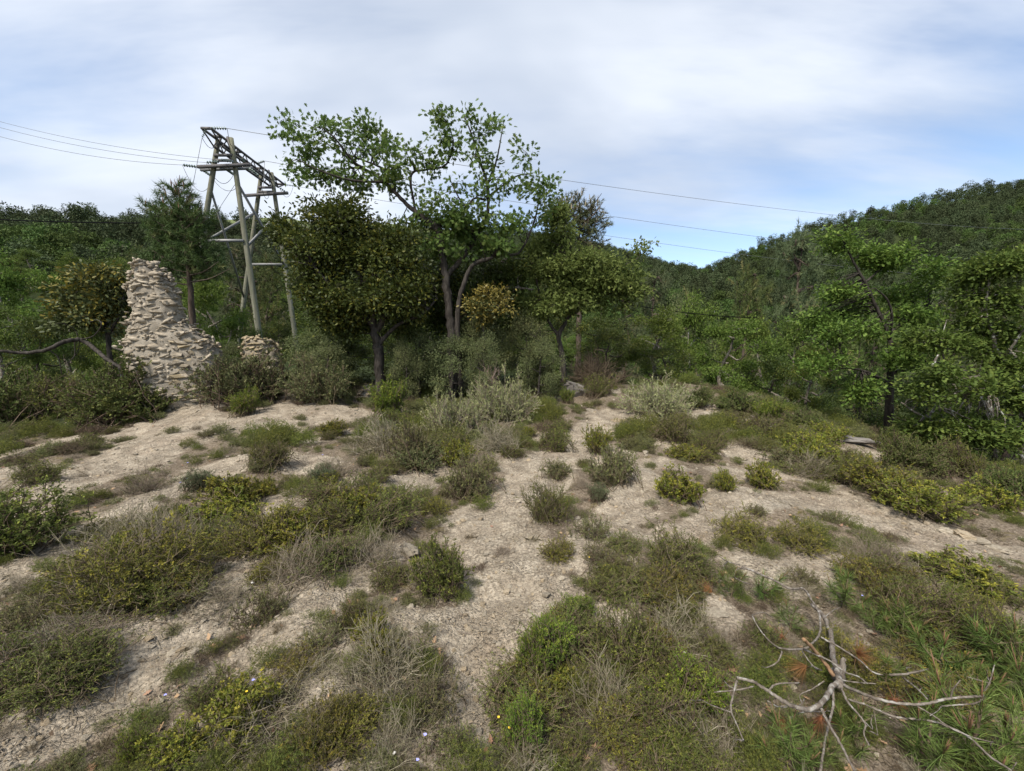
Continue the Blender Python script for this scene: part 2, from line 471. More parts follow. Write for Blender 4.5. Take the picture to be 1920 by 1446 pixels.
# ---------------------------------------------------------------- mesh building
class MB:
    """collects vertices and equal-sided polygons, then links them as one mesh object"""
    def __init__(self):
        self.V = []; self.Fs = []; self.v = []; self.t = []; self.n = 0
    def add(self, V, Fc, v=0.5, t=0.0):
        V = np.asarray(V, float).reshape(-1, 3); Fc = np.asarray(Fc, int)
        k = len(V)
        self.V.append(V); self.Fs.append(Fc + self.n)
        self.v.append(np.broadcast_to(np.asarray(v, float), (k,)).copy())
        self.t.append(np.broadcast_to(np.asarray(t, float), (k,)).copy())
        self.n += k
        return self
    def cards(self, P, v, t):
        """P (N,k,3): N loose polygons of k corners"""
        N, k, _ = P.shape
        if N == 0:
            return self
        self.add(P.reshape(-1, 3), np.arange(N * k).reshape(N, k), np.repeat(v, k), np.repeat(t, k))
        return self
    def tubes(self, P, R, sides=3, v=0.5):
        """P (N,m,3) centre lines, R (N,m) radii"""
        P = np.asarray(P, float); R = np.asarray(R, float)
        N, m, _ = P.shape
        if N == 0:
            return self
        T = np.gradient(P, axis=1)
        T /= np.linalg.norm(T, axis=2, keepdims=True) + 1e-9
        mean = T.mean(1)
        ref = np.where(np.abs(mean[:, 2:3]) < 0.75, np.array([[0, 0, 1.0]]), np.array([[1.0, 0.13, 0]]))
        A = np.cross(T, ref[:, None, :]); A /= np.linalg.norm(A, axis=2, keepdims=True) + 1e-9
        B = np.cross(T, A)
        ang = np.arange(sides) / sides * 2 * np.pi
        V = P[:, :, None, :] + R[:, :, None, None] * (np.cos(ang)[None, None, :, None] * A[:, :, None, :] + np.sin(ang)[None, None, :, None] * B[:, :, None, :])
        idx = np.arange(N * m * sides).reshape(N, m, sides)
        a = idx[:, :-1, :]; b = np.roll(idx, -1, axis=2)[:, :-1, :]
        c = np.roll(idx, -1, axis=2)[:, 1:, :]; d = idx[:, 1:, :]
        Fc = np.stack([a, b, c, d], -1).reshape(-1, 4)
        vv = np.repeat(np.broadcast_to(np.asarray(v, float), (N,)), m * sides)
        self.add(V.reshape(-1, 3), Fc, vv)
        if sides > 4:
            self.Fs.append(idx[:, -1, :].copy() + self.n - N * m * sides)
            self.Fs.append(idx[:, 0, ::-1].copy() + self.n - N * m * sides)
        return self
    def box(self, c, ax, ay, az):
        """a box: centre and three half-axis vectors"""
        c, ax, ay, az = (np.asarray(q, float) for q in (c, ax, ay, az))
        V = [c + i * ax + j * ay + k * az for k in (-1, 1) for j in (-1, 1) for i in (-1, 1)]
        return self.add(V, [(0, 2, 3, 1), (4, 5, 7, 6), (0, 1, 5, 4), (2, 6, 7, 3), (0, 4, 6, 2), (1, 3, 7, 5)])
    def bar(self, a, b, w, h, up=(0, 0, 1)):
        a = np.asarray(a, float); b = np.asarray(b, float); d = b - a
        L = np.linalg.norm(d); d /= L
        s = np.cross(d, up); s /= np.linalg.norm(s) + 1e-9
        u = np.cross(s, d)
        return self.box((a + b) / 2, d * L / 2, s * w / 2, u * h / 2)
    def mesh(self, name, mat, smooth_shade=False, origin=(0, 0, 0)):
        me = bpy.data.meshes.new(name)
        V = np.concatenate(self.V) - np.asarray(origin, float)
        loops = np.concatenate([f.ravel() for f in self.Fs]).astype(np.int32)
        sizes = np.concatenate([np.full(len(f), f.shape[1]) for f in self.Fs]).astype(np.int32)
        me.vertices.add(len(V)); me.vertices.foreach_set('co', V.astype(np.float32).ravel())
        me.loops.add(len(loops)); me.loops.foreach_set('vertex_index', loops)
        me.polygons.add(len(sizes))
        starts = np.zeros(len(sizes), np.int32); starts[1:] = np.cumsum(sizes)[:-1]
        me.polygons.foreach_set('loop_start', starts)
        me.polygons.foreach_set('loop_total', sizes)
        if smooth_shade:
            me.polygons.foreach_set('use_smooth', np.ones(len(sizes), bool))
        for nm, arr in (('v', self.v), ('t', self.t)):
            at_ = me.attributes.new(nm, 'FLOAT', 'POINT')
            at_.data.foreach_set('value', np.concatenate(arr).astype(np.float32))
        me.update(calc_edges=True)
        me.materials.append(mat)
        return me
    def build(self, name, mat, parent=None, smooth_shade=False, origin=(0, 0, 0)):
        o = bpy.data.objects.new(name, self.mesh(name, mat, smooth_shade, origin))
        COL.objects.link(o)
        o.parent = parent
        return o

def tag(o, label=None, category=None, group=None, kind=None):
    if label: o['label'] = label
    if category: o['category'] = category
    if group: o['group'] = group
    if kind: o['kind'] = kind
    return o

def empty(name, loc):
    o = bpy.data.objects.new(name, None)
    o.empty_display_size = 0.1
    o.location = loc
    COL.objects.link(o)
    return o

def copy_tree(src, loc, rotz=0.0, scale=(1, 1, 1)):
    r = src.copy()
    COL.objects.link(r)
    for ch in src.children:
        c = ch.copy(); COL.objects.link(c); c.parent = r
        for g in ch.children:
            d = g.copy(); COL.objects.link(d); d.parent = c
    r.location = loc; r.rotation_euler = (0, 0, rotz); r.scale = scale
    return r

def unit(v):
    return v / (np.linalg.norm(v, axis=-1, keepdims=True) + 1e-9)

def randdir(n, r, up=None):
    d = unit(r.normal(size=(n, 3)))
    if up is not None:
        d[:, 2] = np.abs(d[:, 2]) * up + d[:, 2] * (1 - up)
        d = unit(d)
    return d

LEAF = {
    'rhomb': np.array([(0, 0, 0), (0.5, 0.5, 0.10), (1, 0, 0), (0.5, -0.5, 0.10)]),
    'oval': np.array([(0, 0, 0), (0.3, 0.42, 0.1), (0.72, 0.40, 0.1), (1, 0, 0), (0.72, -0.40, 0.1), (0.3, -0.42, 0.1)]),
    'oak': np.array([(0, 0, 0), (0.22, 0.20, 0.03), (0.30, 0.10, 0), (0.45, 0.44, 0.08), (0.56, 0.17, 0), (0.74, 0.46, 0.05), (0.78, 0.16, 0), (1, 0.0, -0.06),
                     (0.78, -0.16, 0), (0.70, -0.46, 0.05), (0.54, -0.17, 0), (0.42, -0.44, 0.08), (0.29, -0.10, 0), (0.20, -0.20, 0.03)]),
    'needle': np.array([(0, 0.5, 0), (0, -0.5, 0), (1, 0, 0)]),
    'star': np.array([(0, 0, 0), (0.3, 0.45, 0.1), (0.5, 0.16, 0), (0.8, 0.42, 0.05), (1, 0, 0), (0.75, -0.45, 0.1), (0.5, -0.15, 0), (0.28, -0.42, 0.1)]),
}
def leaves(mb, P, D, length, width, shape, r, flat=0.5, v=None, t=0.0):
    """leaves at P pointing along D; flat: how far their faces turn to the sky"""
    N = len(P)
    if N == 0:
        return
    D = unit(D)
    nrm = unit(r.normal(size=(N, 3)) * (1 - flat) + np.array([0, 0, 1.0]) * flat)
    S = unit(np.cross(nrm, D)); U = np.cross(D, S)
    L = np.broadcast_to(np.asarray(length, float), (N,)) * r.uniform(0.7, 1.25, N)
    Wd = np.broadcast_to(np.asarray(width, float), (N,)) * r.uniform(0.8, 1.2, N)
    s = LEAF[shape]
    C = P[:, None, :] + s[None, :, 0:1] * (L[:, None, None] * D[:, None, :]) + s[None, :, 1:2] * (Wd[:, None, None] * S[:, None, :]) + s[None, :, 2:3] * (Wd[:, None, None] * 1.2 * U[:, None, :])
    vv = r.uniform(0, 1, N) if v is None else np.broadcast_to(v, (N,))
    mb.cards(C, vv, np.broadcast_to(np.asarray(t, float), (N,)))

def spline(pts, rad, n):
    """Catmull-Rom through pts with radii, n samples"""
    p = np.asarray(pts, float); rad = np.asarray(rad, float)
    q = np.vstack([2 * p[0] - p[1], p, 2 * p[-1] - p[-2]])
    seg = len(p) - 1
    u = np.linspace(0, seg - 1e-6, n); i = u.astype(int); f = (u - i)[:, None]
    a, b, c, d = q[i], q[i + 1], q[i + 2], q[i + 3]
    P = 0.5 * (2 * b + (c - a) * f + (2 * a - 5 * b + 4 * c - d) * f ** 2 + (3 * b - a - 3 * c + d) * f ** 3)
    return P, np.interp(u, np.arange(len(p)), rad)

def limb(mb, pts, rad, n=None, sides=7, r=rng, knots=0.0):
    n = n or max(6, len(pts) * 5)
    P, R = spline(pts, rad, n)
    if knots:
        P = P + r.normal(size=P.shape) * (R * knots)[:, None]
        R = R * (1 + r.uniform(-0.15, 0.2, len(R)) * min(1, knots * 3))
    mb.tubes(P[None], R[None], sides)
    return P, R

def bow(A, B, m, r, sag=0.15, up=0.1):
    """curved lines from A to B, (N,m,3)"""
    L = np.linalg.norm(B - A, axis=1, keepdims=True)
    C = (A + B) / 2 + r.normal(size=A.shape) * L * sag + np.array([0, 0, 1.0]) * L * up
    s = np.linspace(0, 1, m)[None, :, None]
    return (1 - s) ** 2 * A[:, None] + 2 * s * (1 - s) * C[:, None] + s ** 2 * B[:, None]

def crown_on(limbs, blobs, r, wood, crown, leaf='oak', size=0.12, ratio=0.62, per=14, rad=0.22, flat=0.45, twig=0.008, hubs=0.22, shell=0.5, tipp=0.12, outward=0.7, sides=3, tipheight=None, needle=None, lump=12):
    """limbs: [(P,R)]; blobs: [(centre, (rx,ry,rz), clusters)]; grows branches out to leaf clusters spread through the blobs"""
    LP = np.concatenate([p for p, _ in limbs]); LR = np.concatenate([q for _, q in limbs])
    C = []; O = []
    if lump:
        small = []
        for c, e, n in blobs:
            m_ = max(3, n // lump)
            dd_ = randdir(m_, r) * (r.uniform(0, 1, m_) ** 0.5)[:, None] * 0.8
            for q in range(m_):
                f_ = r.uniform(0.26, 0.46)
                small.append((np.asarray(c) + dd_[q] * np.asarray(e), np.asarray(e) * f_, max(2, int(round(n / m_ * r.uniform(0.6, 1.4))))))
        blobs = small
    for c, e, n in blobs:
        d = randdir(n, r)
        q = r.uniform(0, 1, n) ** shell
        C.append(np.asarray(c) + d * q[:, None] * np.asarray(e)); O.append(d)
    C = np.concatenate(C); O = np.concatenate(O)
    nh = max(2, int(len(C) * hubs))
    hid = r.choice(len(C), nh, replace=False)
    def nearest(Q, pts):
        out = np.empty(len(Q), int)
        for i in range(0, len(Q), 400):
            D = ((Q[i:i + 400, None] - pts[None]) ** 2).sum(2)
            out[i:i + 400] = D.argmin(1)
        return out
    Hb = C[hid]
    i = nearest(Hb, LP)
    hc = bow(LP[i], Hb, 6, r, 0.16, 0.06)
    hc[:, 1:-1] += r.normal(size=hc[:, 1:-1].shape) * 0.02
    r0 = np.minimum(LR[i] * 0.6, twig * 4)
    wood.tubes(hc, r0[:, None] * np.linspace(1, 0.35, 6)[None], sides)
    allp = np.concatenate([LP, hc[:, 2:].reshape(-1, 3)])
    j = nearest(C, allp)
    tw = bow(allp[j], C, 4, r, 0.2, 0.1)
    wood.tubes(tw, (twig * np.linspace(1, 0.4, 4))[None] * np.ones((len(C), 1)), 3)
    D = unit(C - allp[j] + 1e-4) * outward + O * 0.3
    n = len(C)
    if needle is None:
        k = per
        P = np.repeat(C, k, 0); dd = np.repeat(unit(D), k, 0)
        off = r.normal(size=P.shape) * rad * np.array([1, 1, 0.6])
        P = P + off - dd * rad * 0.3
        ld = unit(off) * 0.7 + dd * 0.6 + r.normal(size=P.shape) * 0.35 + np.array([0, 0, -0.15])
        tc_ = r.uniform(0, 1, n) < tipp
        if tipheight is not None:
            zlo, zhi = tipheight
            tc_ = r.uniform(0, 1, n) < tipp * (0.15 + 1.7 * np.clip((C[:, 2] - zlo) / (zhi - zlo), 0, 1))
        tval = np.repeat(np.where(tc_, r.uniform(0.45, 1.0, n), 0.0), k) * r.uniform(0.6, 1, n * k)
        vv = np.clip(np.repeat(r.uniform(0, 1, n), k) * 0.6 + r.uniform(0, 0.4, n * k), 0, 1)
        leaves(crown, P, ld, size, size * ratio, leaf, r, flat, vv, tval)
    else:
        k = per
        # a shoot of needles along a short twig
        s = r.uniform(-0.15, 1, (n, k))
        base = C[:, None] + unit(D)[:, None] * (s * rad * 1.6)[..., None]
        dd = unit(D)[:, None] * 0.75 + unit(r.normal(size=(n, k, 3))) * 0.85
        tval = np.repeat((r.uniform(0, 1, n) < tipp) * r.uniform(0.4, 1, n), k)
        vv = np.clip(np.repeat(r.uniform(0, 1, n), k) * 0.6 + r.uniform(0, 0.4, n * k), 0, 1)
        leaves(crown, base.reshape(-1, 3), dd.reshape(-1, 3), size, needle, 'needle', r, 0.2, vv, tval)
    return C, D

def stuff_on_points(name, P, rot, scl, protos, pick, label, category):
    """one object of kind stuff: copies of existing objects' meshes set on points"""
    me = bpy.data.meshes.new(name)
    me.vertices.add(len(P)); me.vertices.foreach_set('co', np.asarray(P, np.float32).ravel())
    a = me.attributes.new('turn', 'FLOAT_VECTOR', 'POINT'); a.data.foreach_set('vector', np.asarray(rot, np.float32).ravel())
    a = me.attributes.new('size', 'FLOAT', 'POINT'); a.data.foreach_set('value', np.asarray(scl, np.float32))
    a = me.attributes.new('pick', 'INT', 'POINT'); a.data.foreach_set('value', np.asarray(pick, np.int32))
    o = bpy.data.objects.new(name, me); COL.objects.link(o)
    g = bpy.data.node_groups.new(name, 'GeometryNodeTree')
    g.interface.new_socket('Geometry', in_out='INPUT', socket_type='NodeSocketGeometry')
    g.interface.new_socket('Geometry', in_out='OUTPUT', socket_type='NodeSocketGeometry')
    gi = g.nodes.new('NodeGroupInput'); go = g.nodes.new('NodeGroupOutput')
    mp = g.nodes.new('GeometryNodeMeshToPoints')
    g.links.new(gi.outputs[0], mp.inputs['Mesh'])
    ip = g.nodes.new('GeometryNodeInstanceOnPoints')
    g.links.new(mp.outputs[0], ip.inputs['Points'])
    jn = g.nodes.new('GeometryNodeJoinGeometry')
    for pr in reversed(protos):
        oi = g.nodes.new('GeometryNodeObjectInfo')
        oi.transform_space = 'ORIGINAL'
        oi.inputs['Object'].default_value = pr
        oi.inputs['As Instance'].default_value = False
        gti = g.nodes.new('GeometryNodeGeometryToInstance')
        g.links.new(oi.outputs['Geometry'], gti.inputs[0])
        g.links.new(gti.outputs[0], jn.inputs[0])
    g.links.new(jn.outputs[0], ip.inputs['Instance'])
    ip.inputs['Pick Instance'].default_value = True
    def named(nm, dt):
        q = g.nodes.new('GeometryNodeInputNamedAttribute'); q.data_type = dt
        q.inputs['Name'].default_value = nm
        return q.outputs['Attribute']
    g.links.new(named('pick', 'INT'), ip.inputs['Instance Index'])
    e = g.nodes.new('FunctionNodeEulerToRotation')
    g.links.new(named('turn', 'FLOAT_VECTOR'), e.inputs[0])
    g.links.new(e.outputs[0], ip.inputs['Rotation'])
    g.links.new(named('size', 'FLOAT'), ip.inputs['Scale'])
    g.links.new(ip.outputs[0], go.inputs[0])
    md = o.modifiers.new('scatter', 'NODES'); md.node_group = g
    return tag(o, label, category, kind='stuff')
# ---------------------------------------------------------------- the ground, one sheet out to the horizon
def ground_material():
    m, t = new_mat('marl_ground')
    k = NT(t)
    pos = k.n('ShaderNodeNewGeometry').outputs['Position']
    def voro(scale, feature='F1'):
        o = k.n('ShaderNodeTexVoronoi', feature=feature)
        o.inputs['Scale'].default_value = scale
        o.inputs['Randomness'].default_value = 1.0
        wob = k.n('ShaderNodeVectorMath', operation='ADD')
        nz = k.n('ShaderNodeTexNoise'); nz.inputs['Scale'].default_value = scale * 0.7; nz.inputs['Detail'].default_value = 3
        t.links.new(pos, nz.inputs['Vector'])
        sc = k.n('ShaderNodeVectorMath', operation='SCALE'); sc.inputs['Scale'].default_value = 0.9 / scale
        t.links.new(nz.outputs['Color'], sc.inputs[0])
        t.links.new(pos, wob.inputs[0]); t.links.new(sc.outputs[0], wob.inputs[1])
        t.links.new(wob.outputs[0], o.inputs['Vector'])
        return o
    b = k.attr('bare')
    big = k.noise(0.9, 5, 0.6, pos)
    midn = k.noise(5.0, 5, 0.6, pos)
    fine = k.noise(38.0, 5, 0.7, pos)
    vfine = k.noise(160.0, 3, 0.7, pos)
    marl = k.mix(k.ramp(midn, 0.3, 0.7), (0.228, 0.184, 0.132), (0.41, 0.348, 0.264))
    marl = k.mix(k.ramp(big, 0.52, 0.72, 0, 0.55), marl, (0.335, 0.258, 0.186))
    marl = k.mix(k.ramp(big, 0.25, 0.42, 0.5, 0), marl, (0.36, 0.325, 0.262))
    vc = voro(62.0)
    bw = k.n('ShaderNodeRGBToBW'); t.links.new(vc.outputs['Color'], bw.inputs[0])
    cellv = k.ramp(bw.outputs[0], 0.15, 0.85, 0.72, 1.2)
    sc1 = k.n('ShaderNodeVectorMath', operation='SCALE')
    t.links.new(marl, sc1.inputs[0]); t.links.new(cellv, sc1.inputs['Scale'])
    marl = sc1.outputs[0]
    crack = voro(24.0, 'DISTANCE_TO_EDGE').outputs['Distance']
    crackf = k.math('MULTIPLY', k.ramp(crack, 0.0, 0.06, 0.38, 0.0), k.ramp(k.noise(2.2, 3, 0.6, pos), 0.48, 0.62))
    marl = k.mix(crackf, marl, (0.14, 0.115, 0.085))
    marl = k.mix(k.ramp(fine, 0.48, 0.70, 0.0, 0.85), marl, (0.165, 0.130, 0.092))
    marl = k.mix(k.ramp(vfine, 0.52, 0.75, 0.0, 0.55), marl, (0.50, 0.435, 0.345))
    lit = k.mix(k.ramp(fine, 0.35, 0.65), (0.10, 0.076, 0.052), (0.25, 0.20, 0.145))
    lit = k.mix(k.ramp(midn, 0.56, 0.72, 0, 0.7), lit, (0.13, 0.105, 0.035))
    lit = k.mix(k.ramp(vfine, 0.58, 0.75, 0.0, 0.6), lit, (0.33, 0.26, 0.185))
    edge = k.math('ADD', b, k.math('MULTIPLY', k.math('SUBTRACT', k.noise(16.0, 4, 0.65, pos), 0.5), 0.9))
    c = k.mix(k.ramp(edge, 0.30, 0.62), lit, marl)
    wood = k.mix(k.ramp(k.noise(0.12, 5, 0.6, pos), 0.4, 0.6), (0.017, 0.024, 0.008), (0.032, 0.042, 0.014))
    c = k.mix(k.attr('wooded'), c, wood)
    grass = k.mix(k.ramp(k.noise(0.05, 5, 0.6, pos), 0.35, 0.65), (0.075, 0.10, 0.035), (0.13, 0.145, 0.06))
    c = k.mix(k.attr('grassy'), c, grass)
    f1 = vc.outputs['Distance']
    patch = k.ramp(k.noise(1.7, 3, 0.6, pos), 0.4, 0.62, 0.15, 1.0)
    h = k.math('ADD', k.math('MULTIPLY', k.math('MULTIPLY', k.ramp(f1, 0.0, 0.65, 1, 0), patch), 0.55), k.math('MULTIPLY', fine, 0.9))
    h = k.math('SUBTRACT', h, k.math('MULTIPLY', crackf, 0.8))
    k.out(k.principled(c, 0.95, 0.1, k.bump(h, 0.028, 1.0)))
    return m

def _axis(n, lo, ab, total):
    b = 6.9
    a = ab / b
    t = np.linspace(lo, 1, n)
    return a * np.sinh(b * t) * (total / (a * np.sinh(b)))
_gx = _axis(540, -1.0, 13.0, 950.0)
_gy = 2.2 + _axis(440, -0.62, 11.0, 950.0)
GX, GY = np.meshgrid(_gx, _gy)
GZ = height(GX, GY)
mb = MB()
_nx, _ny = len(_gx), len(_gy)
_id = np.arange(_nx * _ny).reshape(_ny, _nx)
mb.add(np.stack([GX, GY, GZ], -1).reshape(-1, 3), np.stack([_id[:-1, :-1], _id[:-1, 1:], _id[1:, 1:], _id[1:, :-1]], -1).reshape(-1, 4))
ground = mb.build('ground', ground_material(), smooth_shade=True)
tag(ground, 'pale stony marl slope with rills, litter and wooded hills behind', kind='structure')
_d = np.hypot(GX, GY)
_b = bare(GX, GY) * (1 - smooth(15, 22, _d))
_scar = at(45, 490, 95)
_scar_m = np.exp(-(((GX - _scar[0]) / 10) ** 2 + ((GY - _scar[1]) / 5) ** 2) * 2) * (GY > 60)
_crag = at(1240, 488, 415)
_crag_m = np.exp(-(((GX - _crag[0]) / 22) ** 2 + ((GY - _crag[1]) / 14) ** 2) * 2)
_b = np.maximum(_b, np.clip(_crag_m * 1.2, 0, 1))
_wood = smooth(11.8, 17, _d) * (1 - np.clip(_crag_m * 1.6, 0, 1))
_grass = smooth(330, 370, GY) * (1 - smooth(-60, 20, GX)) * smooth(-420, -300, GX)
for nm, arr in (('bare', _b), ('wooded', _wood), ('grassy', _grass)):
    a_ = ground.data.attributes.new(nm, 'FLOAT', 'POINT')
    a_.data.foreach_set('value', arr.astype(np.float32).ravel())
# ---------------------------------------------------------------- trees traced one by one
def tree_thing(name, base, limbs_def, blobs, label, category, wood_mat, crown_mat, seed, group=None, bark_sides=8, knots=0.12, candles=None, **kw):
    """limbs_def: [(points, radii)], blobs: [(centre, radii, clusters)], all in metres where they stand"""
    r = np.random.default_rng(seed)
    wood, crown = MB(), MB()
    limbs = [limb(wood, p, q, sides=bark_sides if k == 0 else 6, r=r, knots=knots) for k, (p, q) in enumerate(limbs_def)]
    C, D = crown_on(limbs, blobs, r, wood, crown, **kw)
    root = empty(name, base)
    wood.build('trunk', M[wood_mat], root, True, base)
    co = crown.build('crown', M[crown_mat], root, False, base)
    if candles:
        n, length, wdt, mt = candles
        top = np.argsort(-(C[:, 2] + 0.3 * r.normal(size=len(C))))[:n]
        cb = MB()
        A = C[top]; B = A + (np.array([0, 0, 1.0]) + r.normal(size=A.shape) * 0.18) * (length * r.uniform(0.6, 1.2, (len(A), 1)))
        cb.tubes(bow(A, B, 3, r, 0.03, 0), np.tile([wdt, wdt * 0.9, wdt * 0.3], (len(A), 1)), 4)
        cb.build('candle_shoots', M[mt], co, False, base)
        co.children[0]['kind'] = 'stuff'
    tag(root, label, category, group)
    return root

def pxl(Y, pts, dy=None):
    """a traced limb: [(px, py)] or [(px, py, depth offset)] at distance Y"""
    return [at(p[0], p[1], Y + (p[2] if len(p) > 2 else 0)) for p in pts]

def blob(px, py, Y, rpx, rpy, n, deep=None):
    c = at(px, py, Y)
    s = Y / F_PX
    return (c, (rpx * s, (deep if deep is not None else (rpx + rpy) / 2) * s, rpy * s), n)

def base_of(Y, px, py=700):
    p = at(px, py, Y)
    return np.array([p[0], p[1], float(height(p[0], p[1]))])

# the tall open oak in the middle
Y = 11.2
b0 = base_of(Y, 848)
L = [
    ([b0 + (0, 0, -0.2)] + pxl(Y, [(847, 640), (842, 580), (835, 520), (828, 470), (822, 430), (800, 415), (780, 400)]), [0.13, 0.12, 0.11, 0.105, 0.10, 0.095, 0.09, 0.085]),
    (pxl(Y, [(822, 435), (790, 408), (755, 375), (725, 345), (700, 325), (670, 315), (640, 318)]), [0.075, 0.07, 0.06, 0.048, 0.036, 0.026, 0.014]),
    (pxl(Y, [(740, 360), (735, 335), (715, 315), (680, 300, .3), (640, 285, .5), (600, 262, .6)]), [0.045, 0.038, 0.03, 0.024, 0.018, 0.01]),
    (pxl(Y, [(690, 322), (660, 300, -.3), (630, 262, -.5), (605, 240, -.6)]), [0.04, 0.03, 0.022, 0.012]),
    (pxl(Y, [(720, 342), (660, 338, -.4), (600, 320, -.6), (560, 300, -.7)]), [0.035, 0.028, 0.02, 0.012]),
    (pxl(Y, [(835, 520), (870, 480, .2), (900, 430, .3), (915, 395, .3), (913, 345, .3), (900, 300, .2), (885, 255, .1), (872, 220)]), [0.075, 0.068, 0.06, 0.052, 0.045, 0.035, 0.025, 0.012]),
    (pxl(Y, [(912, 350, .3), (930, 305, .5), (938, 265, .6), (945, 225, .6)]), [0.036, 0.028, 0.02, 0.01]),
    (pxl(Y, [(913, 372, .3), (940, 350, .6), (970, 330, .7), (1000, 325, .8)]), [0.036, 0.028, 0.02, 0.01]),
    (pxl(Y, [(910, 375, .3), (890, 372, 0), (875, 385, -.2), (860, 370, -.3), (845, 340, -.3)]), [0.032, 0.026, 0.022, 0.018, 0.012]),
    (pxl(Y, [(780, 400), (770, 330, .3), (800, 318, .3), (835, 310, .2), (850, 270, .1), (840, 230)]), [0.04, 0.034, 0.028, 0.024, 0.018, 0.01]),
    (pxl(Y, [(925, 482, .2), (945, 478, .3), (975, 472, .4), (1000, 420, .5), (1010, 380, .6)]), [0.045, 0.04, 0.034, 0.025, 0.014]),
    ([b0 + (0.25, 0.1, -0.2)] + pxl(Y, [(858, 620), (862, 560), (885, 500), (925, 482)]), [0.10, 0.085, 0.075, 0.062, 0.05]),
]
B = [blob(570, 262, Y, 52, 38, 31), blob(640, 268, Y, 60, 42, 41), blob(700, 262, Y + .4, 45, 36, 27), blob(570, 318, Y - .3, 42, 26, 19), blob(625, 325, Y, 55, 26, 29),
     blob(690, 320, Y, 50, 40, 33), blob(740, 300, Y, 46, 38, 27), blob(752, 352, Y, 42, 42, 27), blob(620, 225, Y, 44, 16, 4), blob(545, 228, Y, 26, 22, 8), blob(680, 222, Y, 22, 22, 8),
     blob(835, 215, Y, 30, 30, 13), blob(890, 212, Y, 30, 26, 12), blob(850, 268, Y, 42, 40, 26), blob(805, 300, Y, 46, 34, 21), blob(935, 240, Y, 22, 34, 9), blob(905, 290, Y, 44, 40, 21),
     blob(975, 290, Y, 26, 44, 9), blob(960, 345, Y, 46, 32, 19), blob(1010, 345, Y, 34, 30, 13), blob(880, 350, Y, 44, 36, 21), blob(830, 400, Y, 62, 38, 38), blob(900, 415, Y, 60, 36, 33),
     blob(960, 420, Y, 40, 34, 18), blob(1005, 390, Y + .3, 30, 32, 11), blob(770, 415, Y, 40, 26, 17), blob(840, 455, Y, 70, 30, 32), blob(920, 455, Y, 50, 26, 21), blob(1010, 360, Y, 30, 26, 8),
     blob(830, 405, Y, 60, 36, 36), blob(900, 415, Y, 58, 34, 34), blob(840, 455, Y, 66, 28, 34), blob(930, 455, Y, 50, 26, 26), blob(870, 440, Y + .5, 70, 40, 40)]
tree_thing('oak_tree', b0, L, B, 'tall open oak with leaning limbs reaching over the dark evergreen crown, against the sky', 'tree', 'bark_dark', 'oak_mid', 101,
           lump=4, leaf='oak', size=0.13, ratio=0.95, per=10, rad=0.13, flat=0.25, twig=0.006, hubs=0.3, tipp=0.2)

# the dense dark evergreen oak with yellow young leaves
Y = 11.0
b0 = base_of(Y, 708)
L = [
    ([b0 + (0, 0, -0.2)] + pxl(Y, [(710, 670), (706, 640), (700, 600), (690, 560), (672, 510), (650, 460), (640, 420)]), [0.14, 0.13, 0.12, 0.10, 0.085, 0.07, 0.05, 0.03]),
    (pxl(Y, [(704, 625), (725, 590), (760, 550, .3), (780, 500, .5)]), [0.09, 0.07, 0.05, 0.03]),
    (pxl(Y, [(700, 610), (660, 575, -.3), (625, 545, -.5), (590, 500, -.6)]), [0.08, 0.06, 0.045, 0.03]),
    (pxl(Y, [(708, 650), (745, 610), (790, 590), (820, 560)]), [0.06, 0.05, 0.04, 0.025]),
]
B = [blob(612, 480, Y, 66, 66, 206), blob(645, 420, Y, 62, 46, 138), blob(700, 470, Y + .3, 80, 66, 218), blob(745, 480, Y, 66, 60, 161), blob(605, 545, Y - .2, 50, 56, 126), blob(640, 560, Y - .4, 80, 46, 172),
     blob(720, 560, Y - .3, 72, 44, 149), blob(550, 445, Y, 34, 34, 64), blob(640, 395, Y, 42, 22, 46), blob(585, 400, Y, 28, 20, 25), blob(770, 540, Y, 50, 60, 103), blob(530, 420, Y, 22, 20, 20), blob(628, 600, Y - .2, 56, 36, 103), blob(592, 500, Y - .3, 44, 60, 92), blob(660, 610, Y + .6, 60, 34, 80), blob(760, 600, Y + .5, 50, 34, 69)]
tree_thing('holm_oak_tree', b0, L, B, 'broad dark evergreen oak with yellowish young leaves, beside the wooden pylon', 'tree', 'bark_dark', 'holm', 102,
           leaf='oval', size=0.105, ratio=0.50, per=20, rad=0.17, flat=0.3, twig=0.006, hubs=0.12, shell=0.32, tipp=0.15, lump=7)

Y = 12.6
b0 = base_of(Y, 900)
L = [
    ([b0 + (0, 0, -0.2)] + pxl(Y, [(900, 660), (905, 620), (915, 570), (930, 520), (940, 490)]), [0.11, 0.10, 0.09, 0.08, 0.06, 0.04]),
    (pxl(Y, [(903, 640), (880, 600), (850, 560), (820, 530)]), [0.07, 0.06, 0.045, 0.03]),
    (pxl(Y, [(915, 590), (940, 545, -.3), (965, 540, -.4), (1000, 543, -.5)]), [0.055, 0.05, 0.045, 0.03]),
]
B = [blob(850, 520, Y, 70, 60, 202), blob(920, 520, Y, 70, 52, 189), blob(800, 560, Y, 60, 62, 148), blob(960, 510, Y, 50, 44, 108), blob(870, 575, Y, 64, 44, 121), blob(955, 560, Y + .3, 40, 46, 81), blob(830, 610, Y + .5, 60, 40, 108), blob(940, 610, Y + .5, 60, 40, 108)]
tree_thing('holm_oak_tree', b0, L, B, 'dark evergreen oak in the shade under the tall open oak', 'tree', 'bark_oak', 'holm', 103,
           leaf='oval', size=0.105, ratio=0.50, per=18, rad=0.16, flat=0.3, twig=0.006, hubs=0.12, shell=0.45, tipp=0.06)

